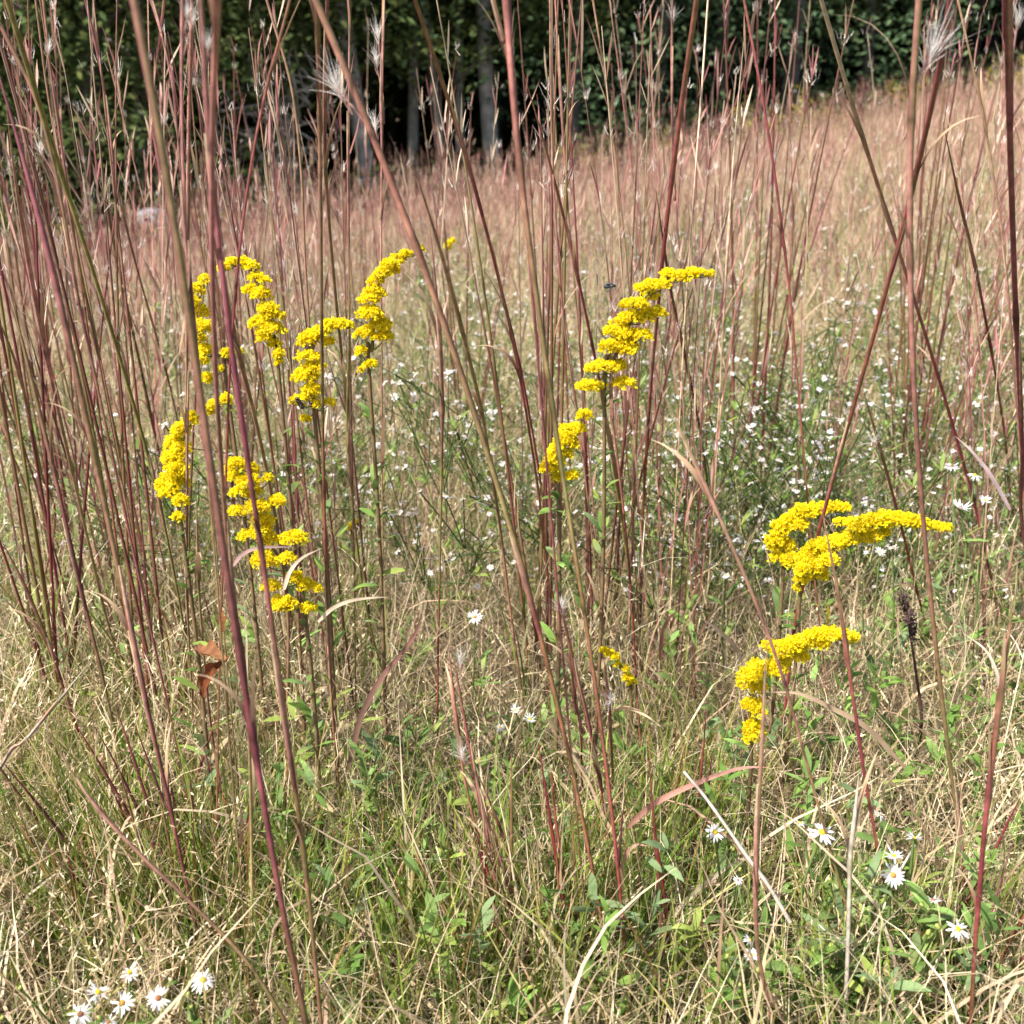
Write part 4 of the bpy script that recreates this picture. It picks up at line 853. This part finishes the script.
CG = [(.11,.165,.055), (.15,.205,.07), (.085,.125,.04), (.18,.215,.075)]
CB = [(.09,.155,.075), (.12,.195,.10), (.15,.215,.10)]
CROWN = {'low': [crown_mesh(.1, 7, 1.9, 299, 75, .062, CG, s) for s in (1, 2)],
         'mid': [crown_mesh(.6, 8, 2.3, 260, 75, .062, CB, s) for s in (3, 4)],
         'high': [crown_mesh(1.7, 9, 2.3, 247, 75, .062, CG, s) for s in (5, 6)]}
def tree(label, px, Yoff, kind, r0, lean=(0, 0), bark=0, var=0, h=8.):
    u = (px-512)/F/.96
    Y = (10.7+Yoff)/(1-.44*u); x = u*Y; z = float(g(x, Y))
    root = thing('tree', (x, Y, z-.05), label, 'tree', 'trees at the edge of the wood')
    S = 12; t = np.linspace(0, 1, S); P = np.stack([x+lean[0]*t*h+.06*np.sin(t*7+px), Y+lean[1]*t*h+.05*np.cos(t*6+px), z-.05+t*h], -1)
    C = np.repeat(np.array(BR[bark])[None], S, 0)*(1+.15*np.sin(t*31+px))[:, None]
    rr = r0*(1-.75*t); rr[0] *= 1.35
    a = Acc(); tube(a, P, rr, C, 10); part(a, 'trunk', M_BARK, root)
    for k in range(5):
        f = rng.uniform(.25, .85); b = P[int(f*(S-1))]; az = rng.uniform(0, 6.28); l = rng.uniform(.8, 1.7)
        Q = spline([b, b+np.array([math.cos(az)*l*.5, math.sin(az)*l*.5, l*.25]), b+np.array([math.cos(az)*l, math.sin(az)*l, l*.3])], 4)
        a = Acc(); tube(a, Q, np.linspace(r0*.35, r0*.08, len(Q)), BR[bark], 6); part(a, 'limb', M_BARK, root)
    c = bpy.data.objects.new('crown', CROWN[kind][var % 2]); COL.objects.link(c); c.parent = root; c.rotation_euler = (0, 0, rng.uniform(0, 6.28)); s = rng.uniform(.9, 1.12); c.scale = (s, s, s)
    c.location = (lean[0]*4, lean[1]*4, 0)
    return root
TR = [("leafy tree with foliage to the ground at the far left of the wood", -60, 1.6, 'low', .10, (0, 0), 0),
("bright leafed low tree at the upper left corner", 40, 1.2, 'low', .09, (.02, 0), 0),
("dense dark green tree right of the bright one at upper left", 130, 1.9, 'low', .10, (.03, 0), 2),
("tree with a slanting grey trunk behind the goldenrod arch", 246, 2.4, 'high', .09, (-.10, 0), 1),
("tree with a pale leaning trunk at upper left of centre", 386, 2.2, 'high', .10, (-.09, 0), 3),
("slim pale trunked tree just right of the pale leaning one", 425, 3.2, 'high', .07, (.02, 0), 3),
("thin tree in the pale trunk group leaning left", 452, 2.8, 'high', .06, (-.12, 0), 3),
("thin tree in the pale trunk group leaning right", 470, 3.0, 'high', .06, (-.05, 0), 3),
("tree with stout pale trunk at the right of the pale group", 500, 2.5, 'high', .10, (-.06, 0), 3),
("green tree with hanging boughs just right of top centre", 570, 2.0, 'mid', .10, (0, 0), 2),
("blue green tree with low boughs right of centre", 640, 2.6, 'mid', .12, (.02, 0), 2),
("dark tree with leafy bough above the straw tipped stalk", 760, 2.2, 'mid', .11, (0, 0), 2),
("dark trunked tree standing behind the crossed stalks", 895, 2.4, 'high', .17, (0, 0), 2),
("shaded tree at the right end of the wood", 1010, 2.6, 'high', .13, (.02, 0), 2),
("shaded tree beyond the right edge of the field", 1090, 2.2, 'mid', .12, (0, 0), 2),
("dark slender tree between the bough hung trees", 700, 3.6, 'high', .09, (0, 0), 2),
("slim shaded tree left of the dark trunked one", 825, 3.4, 'high', .09, (.02, 0), 2),
("grey barked tree in shade behind the left goldenrods", 180, 3.4, 'high', .12, (.02, 0), 1),
("grey barked tree in shade behind the leaning red stalk", 300, 3.4, 'high', .09, (.04, 0), 1)]
for i, (lb, px, yo, kd, r0, ln, bk) in enumerate(TR): tree(lb, px, yo, kd, r0, ln, bk, i)
# dead vine tangle hanging before the trees
P0 = at(277, 140, 11.0); a = Acc()
for k in range(26):
    s = P0+np.array([rng.normal(0, .16), rng.normal(0, .15), rng.uniform(-.2, .9)])
    tube(a, spline([s]+[s+np.array([rng.normal(0, .16), rng.normal(0, .1), -.16*j+rng.normal(0, .12)]) for j in range(1, 6)], 5), np.full(26, .007), np.array([.42,.40,.36])*rng.uniform(.7, 1.1), 4)
tag(a.build('dead_vine', M_BARK, origin=tuple(P0)), 'pale grey tangle of dead vine hanging at the wood edge behind the goldenrod arch', 'vine')
# the depth of the wood
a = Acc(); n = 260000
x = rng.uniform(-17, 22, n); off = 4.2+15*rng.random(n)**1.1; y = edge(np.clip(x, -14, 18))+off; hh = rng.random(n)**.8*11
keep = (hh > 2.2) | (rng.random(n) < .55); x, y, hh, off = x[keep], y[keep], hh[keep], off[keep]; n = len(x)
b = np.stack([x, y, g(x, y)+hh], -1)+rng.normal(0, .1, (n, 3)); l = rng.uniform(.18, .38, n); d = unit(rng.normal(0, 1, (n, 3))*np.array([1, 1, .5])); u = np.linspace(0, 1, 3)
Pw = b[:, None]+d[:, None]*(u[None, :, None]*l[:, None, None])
ribbons(a, Pw, l[:, None]*np.array([.14, .40, .08])[None], unit(np.cross(d, rng.normal(0, 1, (n, 3)))), np.repeat(mixc(CG, n)[:, None]*.35, 3, 1))  # leaf palette dimmed: the shade inside the wood is painted into it
for k in range(70):
    x = rng.uniform(-14, 18); y = float(edge(np.clip(x, -14, 18)))+rng.uniform(4.5, 14); z = float(g(x, y)); S = 6; t = np.linspace(0, 1, S)
    tube(a, np.stack([x+rng.normal(0, .06)*t*8, np.full(S, y), z+t*9], -1), rng.uniform(.06, .16)*(1-.6*t), BR[int(rng.integers(0, 3))], 7)
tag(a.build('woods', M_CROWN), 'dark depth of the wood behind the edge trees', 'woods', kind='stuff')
# brush at the foot of the trees
a = Acc(); n = 26000
x = rng.uniform(-9, 11, n); y = edge(x)+.5+2.6*rng.random(n); hh = rng.random(n)**1.6*.75*(.4+.6*patch(np.stack([x, y], -1), 2., 21)); b = np.stack([x, y, g(x, y)+hh], -1)
l = rng.uniform(.05, .1, n); d = unit(rng.normal(0, 1, (n, 3))*np.array([1, 1, .6])); Pw = b[:, None]+d[:, None]*(u[None, :, None]*l[:, None, None])
ribbons(a, Pw, l[:, None]*np.array([.12, .34, .06])[None], unit(np.cross(d, rng.normal(0, 1, (n, 3)))), np.repeat(mixc(CG, n)[:, None], 3, 1))
tag(a.build('undergrowth', M_CROWN), 'low dark brush along the foot of the wood', 'undergrowth', kind='stuff')
# pale object half hidden in the far grass
c = at(154, 219, 9.2); a = Acc(); ell(a, c, (.13, .09, .08), (.27,.28,.32), 14, 9)
me_v = a.v[0]; a.v[0] = c+np.sign(me_v-c)*np.abs(me_v-c)**.75*np.array([.6, .6, .6])
tag(a.build('pale_boulder', M_BARK, origin=tuple(c)), 'small pale grey boulder half hidden in far grass at the left', 'boulder')

# ------------------------------------------------------------------ light, sky, camera
SUN_EL, SUN_DIR = R(52), np.array([-.80, -.60])
w = bpy.data.worlds.new('World'); scene.world = w; w.use_nodes = True
N = w.node_tree.nodes; Lk = w.node_tree.links
sky = N.new('ShaderNodeTexSky'); sky.sky_type = 'NISHITA'; sky.sun_disc = False; sky.sun_elevation = SUN_EL; sky.dust_density = 3.0
sky.sun_rotation = math.atan2(SUN_DIR[0], SUN_DIR[1])
Lk.new(sky.outputs[0], N['Background'].inputs[0]); N['Background'].inputs[1].default_value = .10
sl = bpy.data.lights.new('sun', 'SUN'); sl.energy = 4.8; sl.angle = R(.53); sl.color = (1, .95, .87)
so = bpy.data.objects.new('sun', sl); COL.objects.link(so)
from mathutils import Vector
hd = SUN_DIR/np.linalg.norm(SUN_DIR)*math.cos(SUN_EL)
so.rotation_euler = Vector((hd[0], hd[1], math.sin(SUN_EL))).to_track_quat('Z', 'Y').to_euler()
cam = bpy.data.cameras.new('camera'); co = bpy.data.objects.new('camera', cam); COL.objects.link(co)
co.location = (0, 0, CAMZ); co.rotation_euler = (R(90)-PITCH, 0, 0)
cam.sensor_width = 36; cam.sensor_fit = 'HORIZONTAL'; cam.lens = 18/math.tan(FOV/2)
cam.clip_start = .01; cam.clip_end = 1000
cam.dof.use_dof = True; cam.dof.focus_distance = .82; cam.dof.aperture_fstop = 12.5
scene.camera = co
vs = scene.view_settings; vs.view_transform = 'Standard'; vs.look = 'None'; vs.exposure = 1.12; vs.gamma = 1
